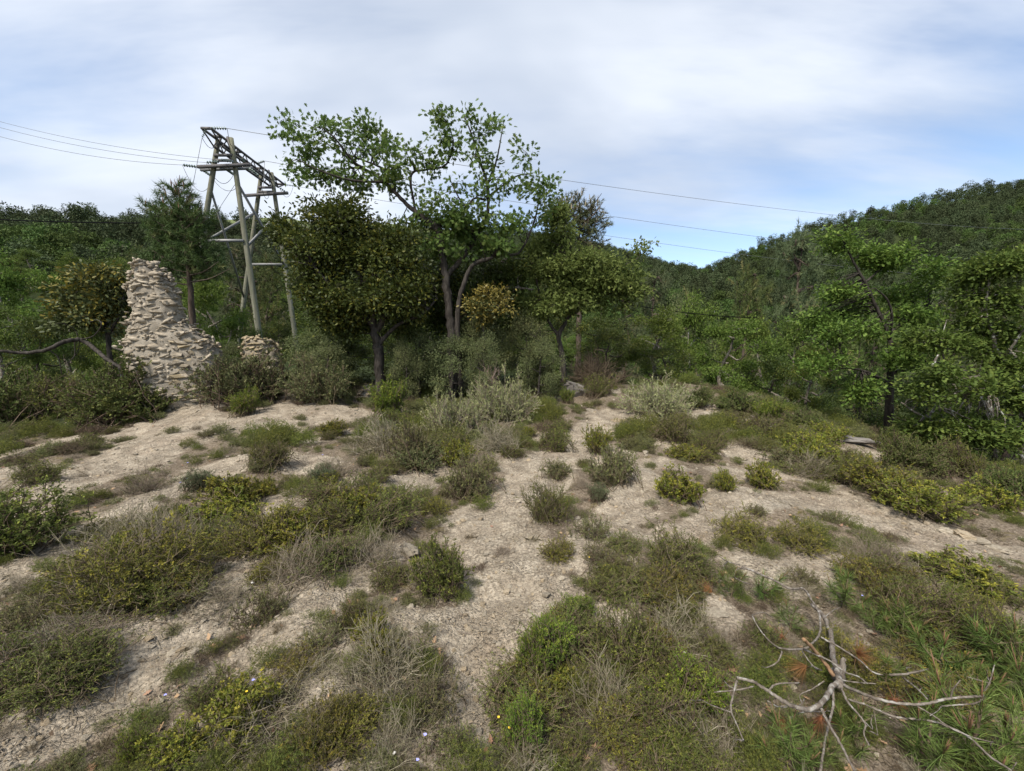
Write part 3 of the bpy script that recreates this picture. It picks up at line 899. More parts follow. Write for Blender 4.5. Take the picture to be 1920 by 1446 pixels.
Y = 10.9
b0 = base_of(Y, 905)
L = [([b0] + pxl(Y, [(908, 640), (905, 610), (915, 580), (920, 560)]), [0.018, 0.016, 0.014, 0.012, 0.008]),
     (pxl(Y, [(905, 610), (895, 585), (893, 560)]), [0.018, 0.014, 0.008]), (pxl(Y, [(912, 590), (935, 570), (950, 555)]), [0.018, 0.014, 0.008])]
B = [blob(893, 560, Y, 26, 26, 30), blob(925, 575, Y, 38, 30, 60), blob(905, 600, Y + .2, 40, 24, 40), blob(945, 555, Y, 18, 18, 16), blob(905, 540, Y, 14, 16, 12)]
tree_thing('young_oak_tree', b0, L, B, 'young evergreen oak shoot with glowing orange yellow leaves below the tall oak', 'tree', 'bark_dark', 'holm_orange', 104,
           leaf='oval', size=0.085, ratio=0.5, per=16, rad=0.12, flat=0.3, twig=0.005, tipp=0.5, tipheight=(1.6, 3.0))

Y = 11.5
b0 = base_of(Y, 205)
L = [([b0] + pxl(Y, [(205, 650), (200, 620), (190, 580), (170, 545)]), [0.07, 0.06, 0.05, 0.04, 0.02]), (pxl(Y, [(202, 630), (225, 590), (232, 555)]), [0.045, 0.035, 0.02]), (pxl(Y, [(198, 620), (150, 595), (120, 570)]), [0.04, 0.03, 0.015])]
B = [blob(175, 540, Y, 66, 40, 120), blob(150, 575, Y, 56, 40, 90), blob(215, 560, Y, 38, 56, 80), blob(190, 600, Y, 56, 36, 66), blob(125, 600, Y, 34, 26, 30), blob(185, 515, Y, 50, 16, 36), blob(228, 530, Y, 20, 18, 20)]
tree_thing('holm_oak_tree', b0, L, B, 'small evergreen oak flushed with orange leaves, left of the ruined wall', 'tree', 'bark_dark', 'holm_orange', 105,
           leaf='oval', size=0.115, ratio=0.5, per=16, rad=0.15, flat=0.3, twig=0.006, hubs=0.15, tipp=0.30, tipheight=(1.5, 4.4))

# the small downy oak with a bent dark trunk
Y = 12.2
b0 = base_of(Y, 1056)
L = [
    ([b0 + (0, 0, -0.2)] + pxl(Y, [(1057, 690), (1053, 660), (1048, 630), (1062, 600), (1072, 560), (1075, 520), (1070, 480)]), [0.09, 0.085, 0.08, 0.07, 0.06, 0.045, 0.035, 0.02]),
    (pxl(Y, [(1048, 632), (1030, 605), (1015, 570), (1005, 520)]), [0.05, 0.042, 0.035, 0.02]),
    (pxl(Y, [(1062, 600), (1095, 575), (1130, 555), (1170, 540), (1205, 530)]), [0.045, 0.038, 0.03, 0.022, 0.012]),
    (pxl(Y, [(1072, 560), (1110, 525), (1150, 505), (1195, 485), (1203, 455)]), [0.035, 0.028, 0.02, 0.014, 0.006]),
]
B = [blob(1035, 450, Y + .3, 36, 56, 99), blob(1045, 510, Y, 60, 44, 150), blob(1090, 540, Y, 60, 40, 126), blob(1140, 545, Y, 56, 36, 99), blob(1185, 540, Y, 34, 32, 51), blob(1110, 500, Y, 50, 30, 72),
     blob(1170, 505, Y, 40, 22, 39), blob(1020, 560, Y, 44, 34, 78), blob(1060, 575, Y - .2, 48, 24, 60), blob(1203, 460, Y, 7, 14, 7), blob(1000, 490, Y + .3, 26, 40, 54), blob(1040, 410, Y + .3, 24, 26, 30)]
tree_thing('oak_tree', b0, L, B, 'small spreading oak with fresh green leaves and bent dark trunk above the grey boulder', 'tree', 'bark_dark', 'oak_pale', 106,
           leaf='star', size=0.108, ratio=0.7, per=19, rad=0.18, flat=0.4, twig=0.006, hubs=0.25, tipp=0.25)

# the large open oak at the edge of the right slope
Y = 9.6
b0 = base_of(Y, 1662)
L = [
    ([b0 + (0, 0, -0.3)] + pxl(Y, [(1664, 810), (1668, 720), (1670, 670), (1667, 630), (1655, 600), (1640, 570), (1622, 530), (1605, 500), (1590, 470), (1575, 440)]), [0.10, 0.095, 0.07, 0.055, 0.046, 0.040, 0.034, 0.03, 0.024, 0.018, 0.01]),
    (pxl(Y, [(1667, 625), (1695, 605, .3), (1730, 590, .5), (1765, 565, .7)]), [0.04, 0.034, 0.026, 0.012]),
    (pxl(Y, [(1668, 640), (1672, 590, -.3), (1662, 560, -.4), (1640, 540, -.5)]), [0.032, 0.026, 0.02, 0.01]),
    (pxl(Y, [(1622, 530), (1645, 510, .2), (1668, 490, .3), (1690, 470, .4)]), [0.026, 0.02, 0.015, 0.008]),
    (pxl(Y, [(1668, 720), (1630, 700, -.3), (1585, 690, -.5), (1545, 700, -.6)]), [0.04, 0.032, 0.025, 0.012]),
    (pxl(Y, [(1668, 700), (1710, 690, .2), (1760, 680, .2), (1810, 690, .2)]), [0.045, 0.036, 0.028, 0.014]),
]
B = [blob(1572, 450, Y, 34, 26, 49), blob(1605, 478, Y + .4, 40, 22, 43), blob(1660, 495, Y + .4, 52, 20, 58), blob(1690, 475, Y, 36, 18, 34), blob(1575, 545, Y + .3, 46, 22, 58), blob(1590, 585, Y + .6, 40, 20, 37), blob(1700, 550, Y + .5, 46, 20, 49),
     blob(1720, 590, Y, 46, 30, 60), blob(1590, 625, Y - .3, 56, 24, 63), blob(1720, 640, Y + .5, 50, 18, 43), blob(1555, 680, Y - .3, 46, 22, 58), blob(1610, 735, Y - .4, 46, 20, 52), blob(1705, 670, Y - .4, 34, 24, 66), blob(1740, 520, Y, 40, 26, 43), blob(1540, 590, Y + .3, 40, 30, 58)]
tree_thing('oak_tree', b0, L, B, 'large open oak with bare forking trunk standing at the edge of the right slope', 'tree', 'bark_dark', 'oak_bright', 107,
           leaf='star', size=0.088, ratio=0.66, per=19, rad=0.17, flat=0.7, twig=0.006, hubs=0.25, tipp=0.25)

Y = 7.9
b0 = base_of(Y, 1905)
L = [
    ([b0 + (0.3, 0, -0.3)] + pxl(Y, [(1925, 800), (1918, 750), (1895, 700), (1880, 672), (1865, 650), (1862, 625), (1850, 600), (1848, 570), (1855, 530), (1870, 500)]), [0.12, 0.11, 0.08, 0.05, 0.04, 0.034, 0.03, 0.028, 0.024, 0.018, 0.01]),
    (pxl(Y, [(1930, 738), (1880, 735, -.1), (1840, 738, -.2), (1800, 735, -.2), (1785, 715, -.1), (1770, 675), (1765, 640, .1), (1775, 600, .2)]), [0.045, 0.04, 0.032, 0.026, 0.02, 0.016, 0.012, 0.006]),
    (pxl(Y, [(1800, 735, -.2), (1770, 745, -.3), (1740, 780, -.3), (1720, 775, -.4), (1690, 755, -.4)]), [0.03, 0.028, 0.024, 0.018, 0.01]),
    (pxl(Y, [(1760, 765, -.3), (1752, 720, -.3), (1748, 690, -.3), (1760, 665, -.3)]), [0.032, 0.03, 0.026, 0.016]),
    (pxl(Y, [(1850, 700, .2), (1800, 695, .3), (1750, 700, .4)]), [0.028, 0.02, 0.01]),
    (pxl(Y, [(1880, 672), (1905, 640, -.2), (1930, 600, -.3)]), [0.03, 0.022, 0.012]),
    (pxl(Y, [(1742, 778, -.3), (1730, 810, -.2), (1700, 830, -.1)]), [0.045, 0.036, 0.02]),
]
B = [blob(1860, 500, Y, 54, 26, 81), blob(1905, 490, Y, 36, 24, 43), blob(1820, 520, Y + .3, 40, 22, 49), blob(1880, 560, Y, 46, 24, 58), blob(1830, 590, Y, 44, 24, 49), blob(1890, 620, Y, 40, 24, 52), blob(1790, 560, Y + .4, 34, 24, 37),
     blob(1800, 640, Y, 40, 20, 31), blob(1860, 660, Y + .2, 44, 16, 31), blob(1910, 680, Y - .3, 26, 30, 37), blob(1750, 795, Y - .3, 44, 16, 72), blob(1820, 800, Y - .3, 56, 18, 87), blob(1880, 810, Y - .2, 46, 26, 87), blob(1910, 740, Y - .2, 26, 28, 43), blob(1790, 820, Y, 44, 14, 43), blob(1720, 640, Y + .4, 40, 26, 43), blob(1770, 700, Y - .6, 40, 16, 31), blob(1840, 720, Y - .6, 44, 14, 34), blob(1730, 735, Y - .5, 30, 18, 31)]
tree_thing('oak_tree', b0, L, B, 'oak with lichen-crusted low branches and layered leaves at the right edge', 'tree', 'bark_lichen', 'oak', 108,
           leaf='star', size=0.082, ratio=0.64, per=20, rad=0.15, flat=0.75, twig=0.005, hubs=0.25, tipp=0.2)

# the young pine behind the ruined wall
Y = 12.5
b0 = base_of(Y, 362)
r_ = np.random.default_rng(11)
L = [([b0 + (0, 0, -0.2)] + pxl(Y, [(360, 600), (357, 540), (352, 490), (345, 440), (338, 400), (336, 360)]), [0.10, 0.09, 0.075, 0.06, 0.045, 0.03, 0.012])]
for k in range(26):
    f = k / 25.0
    py = 535 - 150 * f; ln = 78 * (1 - 0.72 * f) * r_.uniform(0.75, 1.15); sd = 1 if k % 2 else -1
    cx = 357 - 20 * f; dz = r_.uniform(-0.9, 0.9) * (1 - f * 0.6)
    L.append((pxl(Y, [(cx, py), (cx + sd * ln * 0.5, py - 6 - 14 * f, dz * 0.5), (cx + sd * ln, py - 24 - 20 * f, dz)]), [0.026 - 0.012 * f, 0.018 - 0.006 * f, 0.006]))
B = [blob(338, 372, Y, 24, 24, 50), blob(335, 410, Y, 44, 30, 80), blob(300, 400, Y, 24, 26, 40), blob(372, 412, Y, 22, 24, 34), blob(345, 450, Y, 64, 30, 100), blob(300, 440, Y, 28, 22, 40), blob(340, 495, Y, 74, 26, 90), blob(290, 500, Y, 40, 20, 34), blob(380, 480, Y, 26, 34, 44), blob(395, 505, Y, 28, 18, 24)]
tree_thing('young_pine_tree', b0, L, B, 'young bushy pine with upright candles rising behind the ruined wall', 'tree', 'bark_pine', 'pine', 109,
           candles=(46, 0.24, 0.014, 'candle'), lump=0, size=0.17, per=50, rad=0.15, needle=0.014, hubs=0.3, twig=0.007, tipp=0.1)

# the Aleppo pine on the skyline
Y = 19.0
b0 = base_of(Y, 1085)
L = [([b0 + (0, 0, -0.5)] + pxl(Y, [(1085, 640), (1086, 560), (1082, 500), (1085, 450), (1088, 400), (1085, 375)]), [0.14, 0.13, 0.11, 0.09, 0.07, 0.045, 0.02])]
for k in range(18):
    f = k / 17.0; sd = 1 if k % 2 else -1
    ln = 52 * (1 - 0.4 * abs(f - 0.45)) * r_.uniform(0.7, 1.1); py = 540 - 135 * f
    L.append((pxl(Y, [(1085, py), (1085 + sd * ln * 0.55, py - 16, r_.uniform(-.8, .8)), (1085 + sd * ln, py - 42, r_.uniform(-1.3, 1.3))]), [0.05, 0.03, 0.01]))
B = [blob(1085, 395, Y, 40, 26, 90), blob(1060, 415, Y, 28, 34, 80), blob(1112, 420, Y, 24, 34, 70), blob(1085, 445, Y, 50, 34, 130), blob(1095, 490, Y, 44, 34, 90), blob(1055, 475, Y, 38, 40, 80), blob(1070, 530, Y, 44, 30, 70)]
tree_thing('pine_tree', b0, L, B, 'rounded grey-green pine standing out on the skyline right of the tall oak', 'tree', 'bark_pine', 'aleppo', 110,
           candles=(60, 0.30, 0.022, 'candle_pale'), lump=0, size=0.17, per=48, rad=0.22, needle=0.02, hubs=0.25, twig=0.01, tipp=0.25)

# ---------------------------------------------------------------- trees set out by kind: one of each is grown, the others are copies turned and sized
def grow(name, kind, seed, h=5.0, wdt=4.0, trunk=0.35, n=150, **kw):
    """a tree about h metres tall and wdt wide standing at the origin; returns its root"""
    r = np.random.default_rng(seed)
    wood, crown = MB(), MB()
    lean = r.normal(size=2) * 0.06 * h
    tips = np.array([lean[0], lean[1], h * 0.93])
    tp = [np.array([0, 0, -0.4]), np.array([lean[0] * .1, lean[1] * .1, h * 0.15]), np.array([lean[0] * 0.3 + r.normal() * .05 * h, lean[1] * 0.3, h * 0.45]), np.array([lean[0] * .7, lean[1] * .7, h * 0.7]), tips]
    limbs = [limb(wood, tp, np.array([0.028, 0.024, 0.018, 0.010, 0.003]) * h, sides=7, r=r, knots=0.12)]
    blobs = []
    nl = 9 if kind != 'pine' else 16
    for k in range(nl):
        f = (k + 0.5) / nl
        z0 = h * (trunk * 0.7 + (0.92 - trunk * 0.7) * f)
        a = k * 2.4 + r.uniform(-.4, .4)
        prof = math.sin(math.pi * min(1, (f * 0.86 + 0.14))) ** 0.7 if kind != 'pine' else (1 - f * 0.62) * (0.65 + 0.35 * min(1, f * 5))
        ln = wdt * 0.36 * prof * r.uniform(0.75, 1.15)
        P0 = np.array([np.interp(z0, [0, h], [0, lean[0]]), np.interp(z0, [0, h], [0, lean[1]]), z0])
        dirv = np.array([math.cos(a), math.sin(a), 0.0])
        end = P0 + dirv * ln + np.array([0, 0, ln * (0.35 if kind != 'pine' else 0.18)])
        limbs.append(limb(wood, [P0, P0 + dirv * ln * 0.5 + np.array([0, 0, ln * .1]) + r.normal(size=3) * .04 * h, end], [0.011 * h, 0.007 * h, 0.002 * h], sides=5, r=r, knots=0.1))
        rr = wdt * r.uniform(0.15, 0.23)
        blobs.append((end, (rr, rr, rr * 0.72), int(n / nl)))
    blobs.append((tips - np.array([0, 0, h * 0.07]), (wdt * .17, wdt * .17, h * .10), int(n / nl)))
    C, D = crown_on(limbs, blobs, r, wood, crown, **kw)
    root = empty(name, (0, 0, 0))
    return root, wood, crown

def proto(name, kind, seed, wood_mat, crown_mat, **kw):
    root, wood, crown = grow(name, kind, seed, **kw)
    wood.build('trunk', M[wood_mat], root, True)
    crown.build('crown', M[crown_mat], root)
    return root

PROTO = {}
def P_(key, *a, **kw):
    PROTO[key] = [proto(*a, **kw), False]
leafy = dict(leaf='star', size=0.092, ratio=0.72, per=26, rad=0.2, flat=0.5, twig=0.008, hubs=0.2, tipp=0.22)
P_('oak_a', 'oak_tree', 'oak', 201, 'bark_lichen', 'oak_bright', h=4.6, wdt=4.2, trunk=0.2, n=400, **leafy)
P_('oak_b', 'oak_tree', 'oak', 202, 'bark_oak', 'oak_bright', h=5.0, wdt=4.0, trunk=0.25, n=400, **leafy)
P_('oak_c', 'oak_tree', 'oak', 203, 'bark_oak', 'oak', h=6.0, wdt=5.0, trunk=0.2, n=460, **leafy)
needle = dict(size=0.21, per=40, rad=0.26, needle=0.026, hubs=0.25, twig=0.012, tipp=0.16)
P_('pine_a', 'pine_tree', 'pine', 204, 'bark_pine', 'aleppo', h=7.5, wdt=4.6, trunk=0.3, n=420, **needle)
P_('pine_b', 'pine_tree', 'pine', 205, 'bark_pine', 'aleppo_green', h=6.5, wdt=5.0, trunk=0.25, n=420, **needle)
dense = dict(lump=0, leaf='rhomb', size=0.085, ratio=0.55, per=28, rad=0.17, flat=0.3, twig=0.008, hubs=0.15, tipp=0.1)
P_('ever_a', 'evergreen_tree', 'oak', 206, 'bark_dark', 'holm', h=4.0, wdt=3.6, trunk=0.1, n=330, **dense)
P_('grey_a', 'scrub_tree', 'oak', 207, 'bark_dark', 'grey_mound', h=3.0, wdt=3.2, trunk=0.06, n=330, **{**dense, 'size': 0.07})

PROTO_HW = {'oak_a': (4.6, 4.2), 'oak_b': (5.0, 4.0), 'oak_c': (6.0, 5.0), 'pine_a': (7.5, 4.6), 'pine_b': (6.5, 5.0), 'ever_a': (4.0, 3.6), 'grey_a': (3.0, 3.2)}
def take(key, loc, rot, sc):
    p = PROTO[key]
    if not p[1]:
        p[1] = True
        o = p[0]
        o.location = loc; o.rotation_euler = (0, 0, rot); o.scale = sc
        return o
    return copy_tree(p[0], loc, rot, sc)

_tr = np.random.default_rng(55)
def set_tree(key, x0, x1, ytop, Y, label, category='tree', group=None, ground_py=None):
    """a tree whose crown spans x0..x1 of the photo and whose top shows at ytop, at distance Y"""
    c = at((x0 + x1) / 2, 640, Y)
    g = float(height(c[0], c[1]))
    top = at((x0 + x1) / 2, ytop, Y)[2]
    hh = max(0.8, top - g); ww = (x1 - x0) * Y / F_PX
    ph, pw = PROTO_HW[key]
    sz = hh / ph; sx = ww / pw
    sx = min(max(sx, sz * 0.55), sz * 1.6)
    o = take(key, (c[0], c[1], g), _tr.uniform(0, 6.28), (sx, sx, sz))
    return tag(o, label, category, group)

SET = [
    ('oak_a', 1165, 1300, 585, 14.5, 'bright green oak below the black cable, nearest the grey boulder'),
    ('oak_b', 1285, 1430, 600, 14.5, 'bright green oak with pale lichened trunk behind the middle of the right crest'),
    ('oak_c', 1410, 1560, 585, 16.5, 'broad bright green oak between the pale-trunked oak and the large open oak'),
    ('oak_a', 1230, 1350, 560, 19.0, 'light green oak top behind the row of oaks under the saddle'),
    ('oak_b', 1380, 1500, 590, 21.0, 'light green oak behind the broad oak on the right slope'),
    ('pine_a', 1410, 1550, 425, 30.0, 'tall dull-green pine crossing the hill skyline at the power lines'),
    ('pine_b', 1330, 1440, 500, 34.0, 'rounded olive pine left of the tall dull-green pine'),
    ('pine_b', 1240, 1350, 548, 27.0, 'yellowish pine in the hollow below the saddle'),
    ('pine_a', 1165, 1270, 500, 25.0, 'dull-green pine behind the crown of the small spreading oak'),
    ('grey_a', 1250, 1330, 560, 36.0, 'silvery grey-green tree in the hollow below the saddle'),
    ('pine_b', 1560, 1720, 555, 17.0, 'pine with pale candles behind the large open oak'),
    ('pine_a', 1700, 1850, 535, 18.0, 'pine with pale candles between the two right-hand oaks'),
    ('pine_b', 1840, 1990, 480, 20.0, 'pine cut by the right edge above the layered oak'),
    ('oak_c', 1470, 1580, 640, 13.0, 'low dark oak at the foot of the large open oak'),
    ('oak_b', 1760, 1900, 610, 12.0, 'leafy oak behind the lichen-crusted branches'),
    ('ever_a', 1540, 1680, 690, 11.5, 'dark evergreen bush in the shade below the large open oak'),
    ('ever_a', 1680, 1830, 700, 10.5, 'dark evergreen bush behind the lichened branch'),
    ('ever_a', 1810, 1990, 720, 9.5, 'dark evergreen bush under the layered oak at the right edge'),
    ('ever_a', 1180, 1300, 650, 13.8, 'dark evergreen bush in the shadow right of the grey boulder'),
    ('ever_a', 1090, 1200, 610, 14.5, 'dark thicket bush behind the small spreading oak'),
    ('ever_a', 1400, 1520, 660, 14.0, 'dark evergreen bush under the broad bright oak'),
    ('oak_a', -60, 110, 480, 15.0, 'bright green oak at the left edge behind the bleached branch'),
    ('oak_b', 60, 190, 505, 18.0, 'green oak behind the orange-flushed evergreen oak'),
    ('oak_c', -80, 60, 560, 12.0, 'low leafy oak at the left edge beside the bleached branch'),
    ('oak_c', 130, 270, 480, 22.0, 'bright green oak rising behind the orange-flushed oak and the wall top'),
    ('ever_a', 20, 140, 590, 13.5, 'dark evergreen bush behind the arch of the bleached branch'),
    ('oak_a', 345, 460, 510, 14.5, 'light green young oak between the ruined wall and the pylon pole'),
    ('oak_b', 370, 470, 590, 13.5, 'low light green oak at the foot of the pylon'),
    ('pine_a', 405, 540, 440, 36.0, 'dark pine seen between the pylon poles'),
    ('pine_b', 440, 560, 480, 33.0, 'dull pine behind the rear poles of the pylon'),
    ('pine_a', 240, 350, 460, 30.0, 'dark pine behind the top of the ruined wall'),
    ('ever_a', 490, 560, 600, 32.0, 'dark evergreen bush behind the pylon poles'),
    ('grey_a', 530, 650, 620, 12.0, 'grey-green bush below the broad dark evergreen oak'),
    ('grey_a', 400, 480, 645, 12.0, 'grey-green bush at the base of the front pylon pole'),
    ('ever_a', 560, 720, 610, 13.5, 'dark bush in the shade under the broad evergreen oak'),
    ('grey_a', 720, 850, 610, 11.8, 'grey-green bush between the trunks of the evergreen and tall oaks'),
    ('grey_a', 790, 900, 630, 11.0, 'grey-green bush in front of the tall oak trunk'),
    ('grey_a', 840, 960, 600, 11.6, 'grey-green bush around the stem of the orange-leaved oak shoot'),
    ('grey_a', 935, 1050, 590, 12.0, 'grey-green bush left of the bent dark trunk'),
    ('grey_a', 960, 1060, 640, 11.2, 'low grey-green bush left of the grey boulder'),
    ('pine_b', 960, 1060, 470, 20.0, 'pine behind the tall oak beside the skyline pine'),
    ('pine_a', 1120, 1210, 530, 21.0, 'pine in shade behind the small spreading oak'),
    ('ever_a', 610, 700, 640, 11.7, 'dark bush left of the broad evergreen oak trunk'),
    ('grey_a', 555, 660, 640, 10.7, 'grey-green bush in front of the left side of the broad evergreen oak'),
    ('grey_a', 722, 800, 645, 10.8, 'grey-green bush right of the broad evergreen oak trunk'),
    ('grey_a', 865, 950, 630, 10.7, 'grey-green bush below the orange-leaved oak shoot'),
    ('ever_a', 540, 690, 570, 14.6, 'dark evergreen thicket behind the left half of the broad evergreen oak'),
    ('ever_a', 640, 790, 570, 15.6, 'dark evergreen thicket behind the trunk of the broad evergreen oak'),
    ('ever_a', 740, 880, 560, 14.8, 'dark evergreen thicket between the broad evergreen oak and the tall oak'),
    ('ever_a', 850, 990, 560, 16.4, 'dark evergreen thicket behind the orange-leaved oak shoot'),
    ('ever_a', 950, 1080, 580, 15.2, 'dark evergreen thicket behind the left side of the small spreading oak'),
    ('ever_a', 1060, 1190, 590, 16.0, 'dark evergreen thicket behind the right side of the small spreading oak'),
    ('ever_a', 840, 960, 580, 15.5, 'dark bush deep behind the tall oak trunks'),
]
for s in SET:
    set_tree(*s)
# ---------------------------------------------------------------- the wooded hillsides
def far_proto(name, seed, crown_mat, h, wdt, kind, n=620, card=0.42):
    r = np.random.default_rng(seed)
    wood, crown = MB(), MB()
    top = h
    limb(wood, [(0, 0, -0.8), (r.normal() * .15, r.normal() * .15, h * .4), (r.normal() * .2, r.normal() * .2, h * .9)], [0.16, 0.12, 0.04], n=5, sides=5, r=r)
    nb = 11
    P = []; D = []
    lo = 0.25 if kind == 'round' else (0.52 if kind == 'umbrella' else 0.2)
    for k in range(nb):
        f = r.uniform(0, 1)
        z = h * (lo + (0.9 - lo) * f)
        prof = math.sqrt(max(0.05, 1 - (f * 1.15 - 0.35) ** 2))
        if kind == 'cone': prof = 1.05 - f * 0.8
        a = r.uniform(0, 6.28); d = wdt * 0.32 * prof * r.uniform(0.4, 1)
        c = np.array([math.cos(a) * d, math.sin(a) * d, z])
        rr = wdt * r.uniform(0.16, 0.26)
        m = n // nb
        q = randdir(m, r)
        P.append(c + q * np.array([rr, rr, rr * 0.7]) * r.uniform(0.55, 1.05, (m, 1))); D.append(q)
        if kind == 'umbrella':
            wood.tubes(bow(np.array([[0, 0, h * .45]]), c[None], 4, r), np.array([[0.07, 0.05, 0.04, 0.02]]), 3)
    P = np.concatenate(P); D = np.concatenate(D)
    leaves(crown, P, D + r.normal(size=D.shape) * 0.8, card, card * 0.7, 'star', r, 0.35)
    root = empty(name, (0, 0, 0))
    wood.build('trunk', M['bark_pine'], root)
    crown.build('crown', M[crown_mat], root)
    return root
M['far_pine'] = leaf_mat('far_pine_foliage', (0.036, 0.050, 0.021), (0.070, 0.087, 0.038), None, 0.12, 0.7, 0.1, 0.6)
M['far_oak'] = leaf_mat('far_oak_foliage', (0.050, 0.080, 0.020), (0.086, 0.124, 0.034), None, 0.2, 0.7, 0.1, 0.5)
FAR = [far_proto('pine_tree', 301, 'far_pine', 7.0, 5.2, 'round'), far_proto('pine_tree', 302, 'far_pine', 8.0, 5.0, 'umbrella'), far_proto('pine_tree', 303, 'far_pine', 6.5, 4.8, 'cone'),
       far_proto('oak_tree', 304, 'far_oak', 5.2, 5.4, 'round'), far_proto('oak_tree', 305, 'far_oak', 4.6, 5.0, 'round')]
fr = np.random.default_rng(99)
def hillside(n, ylo, yhi, plo, phi, gap):
    """candidate spots on the slopes in view (with some margin), thinned to a least distance"""
    Yc = np.sqrt(fr.uniform(ylo ** 2, yhi ** 2, n))
    sl = fr.uniform(plo, phi, n)
    X = sl * Yc
    cell = {}
    keep = []
    for i in range(n):
        c = (int(X[i] // gap), int(Yc[i] // gap))
        if any(((X[i] - x) ** 2 + (Yc[i] - y) ** 2) < gap * gap for dx in (-1, 0, 1) for dy in (-1, 0, 1) for (x, y) in cell.get((c[0] + dx, c[1] + dy), ())):
            continue
        cell.setdefault(c, []).append((X[i], Yc[i])); keep.append(i)
    return X[keep], Yc[keep]
x1_, y1_ = hillside(13000, 26, 290, -1.5, 1.5, 3.4)
x2_, y2_ = hillside(5000, 290, 450, -0.75, 0.85, 5.0)
fx = np.concatenate([x1_, x2_]); fy = np.concatenate([y1_, y2_])
ok = (np.hypot(fx, fy - 6) > 27)
pyl = np.hypot(fx + 18, fy - 27) < 6
scar = (((fx - _scar[0]) / 9) ** 2 + ((fy - _scar[1]) / 5) ** 2) < 1.0
crag = (((fx - _crag[0]) / 20) ** 2 + ((fy - _crag[1]) / 12) ** 2) < 1.0
meadow = (fy > 335) & (fx < -40) & (fr.uniform(0, 1, len(fx)) < 0.93)
ok &= ~(pyl | crag | meadow)
fx, fy = fx[ok], fy[ok]
fz = height(fx, fy)
# what the slopes really show: cull what lies beyond the ridges
vis = np.ones(len(fx), bool)
for s in np.linspace(0.25, 0.96, 30):
    hh = height(fx * s, fy * s)
    line = CAM[2] + (fz + 9 - CAM[2]) * s
    vis &= hh < line + 0.5
fx, fy, fz = fx[vis], fy[vis], fz[vis]
pn = fbm(fx / 38.0, fy / 60.0, 3, 61) + 0.25 * fr.normal(size=len(fx))
elev = np.where(fx < 0, smooth(60, 130, fy), 0.18 + smooth(60, 200, fy) * 0.42 + smooth(300, 360, fy))
oakish = (pn - (elev - 0.5) * 1.1) > 0.05
kind = np.where(oakish, fr.integers(3, 5, len(fx)), fr.choice([0, 0, 2], len(fx)))
ridge = (fx < -60) & (fy > 140) & (fy < 185)
kind = np.where(ridge, fr.choice([1, 1, 0], len(fx)), kind)
scl = fr.uniform(0.75, 1.4, len(fx)) * np.where(fy < 60, 0.68, 1.0)
rotz = fr.uniform(0, 6.28, len(fx))
show = scl / np.hypot(fx, fy) * (np.abs(fx / fy) < 1.30)
skyl = ridge & (np.abs(fx / fy) < 1.3)
show = np.where(skyl, show * 1.5, show)
order = np.argsort(-show)
solo = order[:290]; rest = order[290:]
first = {}
for i in solo:
    k = int(kind[i])
    loc = (fx[i], fy[i], fz[i]); s = float(scl[i])
    if fy[i] < 80 and not ridge[i]:
        pass
    elif k not in first:
        o = FAR[k]; first[k] = o
        o.location = loc; o.rotation_euler = (0, 0, rotz[i]); o.scale = (s, s, s)
    else:
        o = copy_tree(FAR[k], loc, rotz[i], (s, s, s))
    nm = 'dark pine' if k < 3 else 'light green oak'
    if fy[i] < 80 and not ridge[i]:
        key = str(fr.choice(['pine_a', 'pine_b'])) if k < 3 else str(fr.choice(['oak_a', 'oak_b', 'oak_c']))
        hh = (7.0 if k < 3 else 5.4) * s / PROTO_HW[key][0]
        o = take(key, loc, rotz[i], (hh, hh, hh))
    if ridge[i]:
        tag(o, 'dark pine silhouetted on the wooded ridge left of the pylon', 'tree', 'pines along the left ridge')
    elif fx[i] < 0:
        tag(o, f'{nm} on the ' + ('lower' if fy[i] < 60 else 'upper') + ' slope ' + ('left of the ruined wall' if fx[i] < -0.95 * fy[i] else ('between ruin and pylon' if fx[i] < -0.55 * fy[i] else 'behind the tall oak')), 'tree', f'{nm}s on the left slope')
    else:
        tag(o, f'{nm} on the ' + ('lower' if fy[i] < 60 else 'upper') + ' hillside ' + ('at the right edge' if fx[i] > 0.95 * fy[i] else ('behind the large open oak' if fx[i] > 0.6 * fy[i] else 'below the saddle')), 'tree', f'{nm}s on the right hillside')
for k in range(5):
    if k not in first:
        i = [j for j in rest if kind[j] == k]
        j = i[0] if i else rest[0]
        rest = rest[rest != j]
        o = FAR[k]; o.location = (fx[j], fy[j], fz[j]); o.scale = (float(scl[j]),) * 3
        nm = 'dark pine' if k < 3 else 'light green oak'
        tag(o, f'{nm} standing free on the wooded slope ' + ('left of the tall oak' if fx[j] < 0 else 'right of the tall oak') + ['', ', round crown', ', pointed crown', ', wide crown', ', small crown'][k], 'tree', 'far hillside trees'); first[k] = o
crowns = [next(c for c in FAR[k].children if c.name.startswith('crown')) for k in range(5)]
rot = np.zeros((len(rest), 3)); rot[:, 2] = rotz[rest]
stuff_on_points('hillside_forest', np.stack([fx[rest], fy[rest], fz[rest]], -1), rot, scl[rest], crowns, kind[rest], 'dense forest of pines and oaks covering the far hillsides', 'forest')
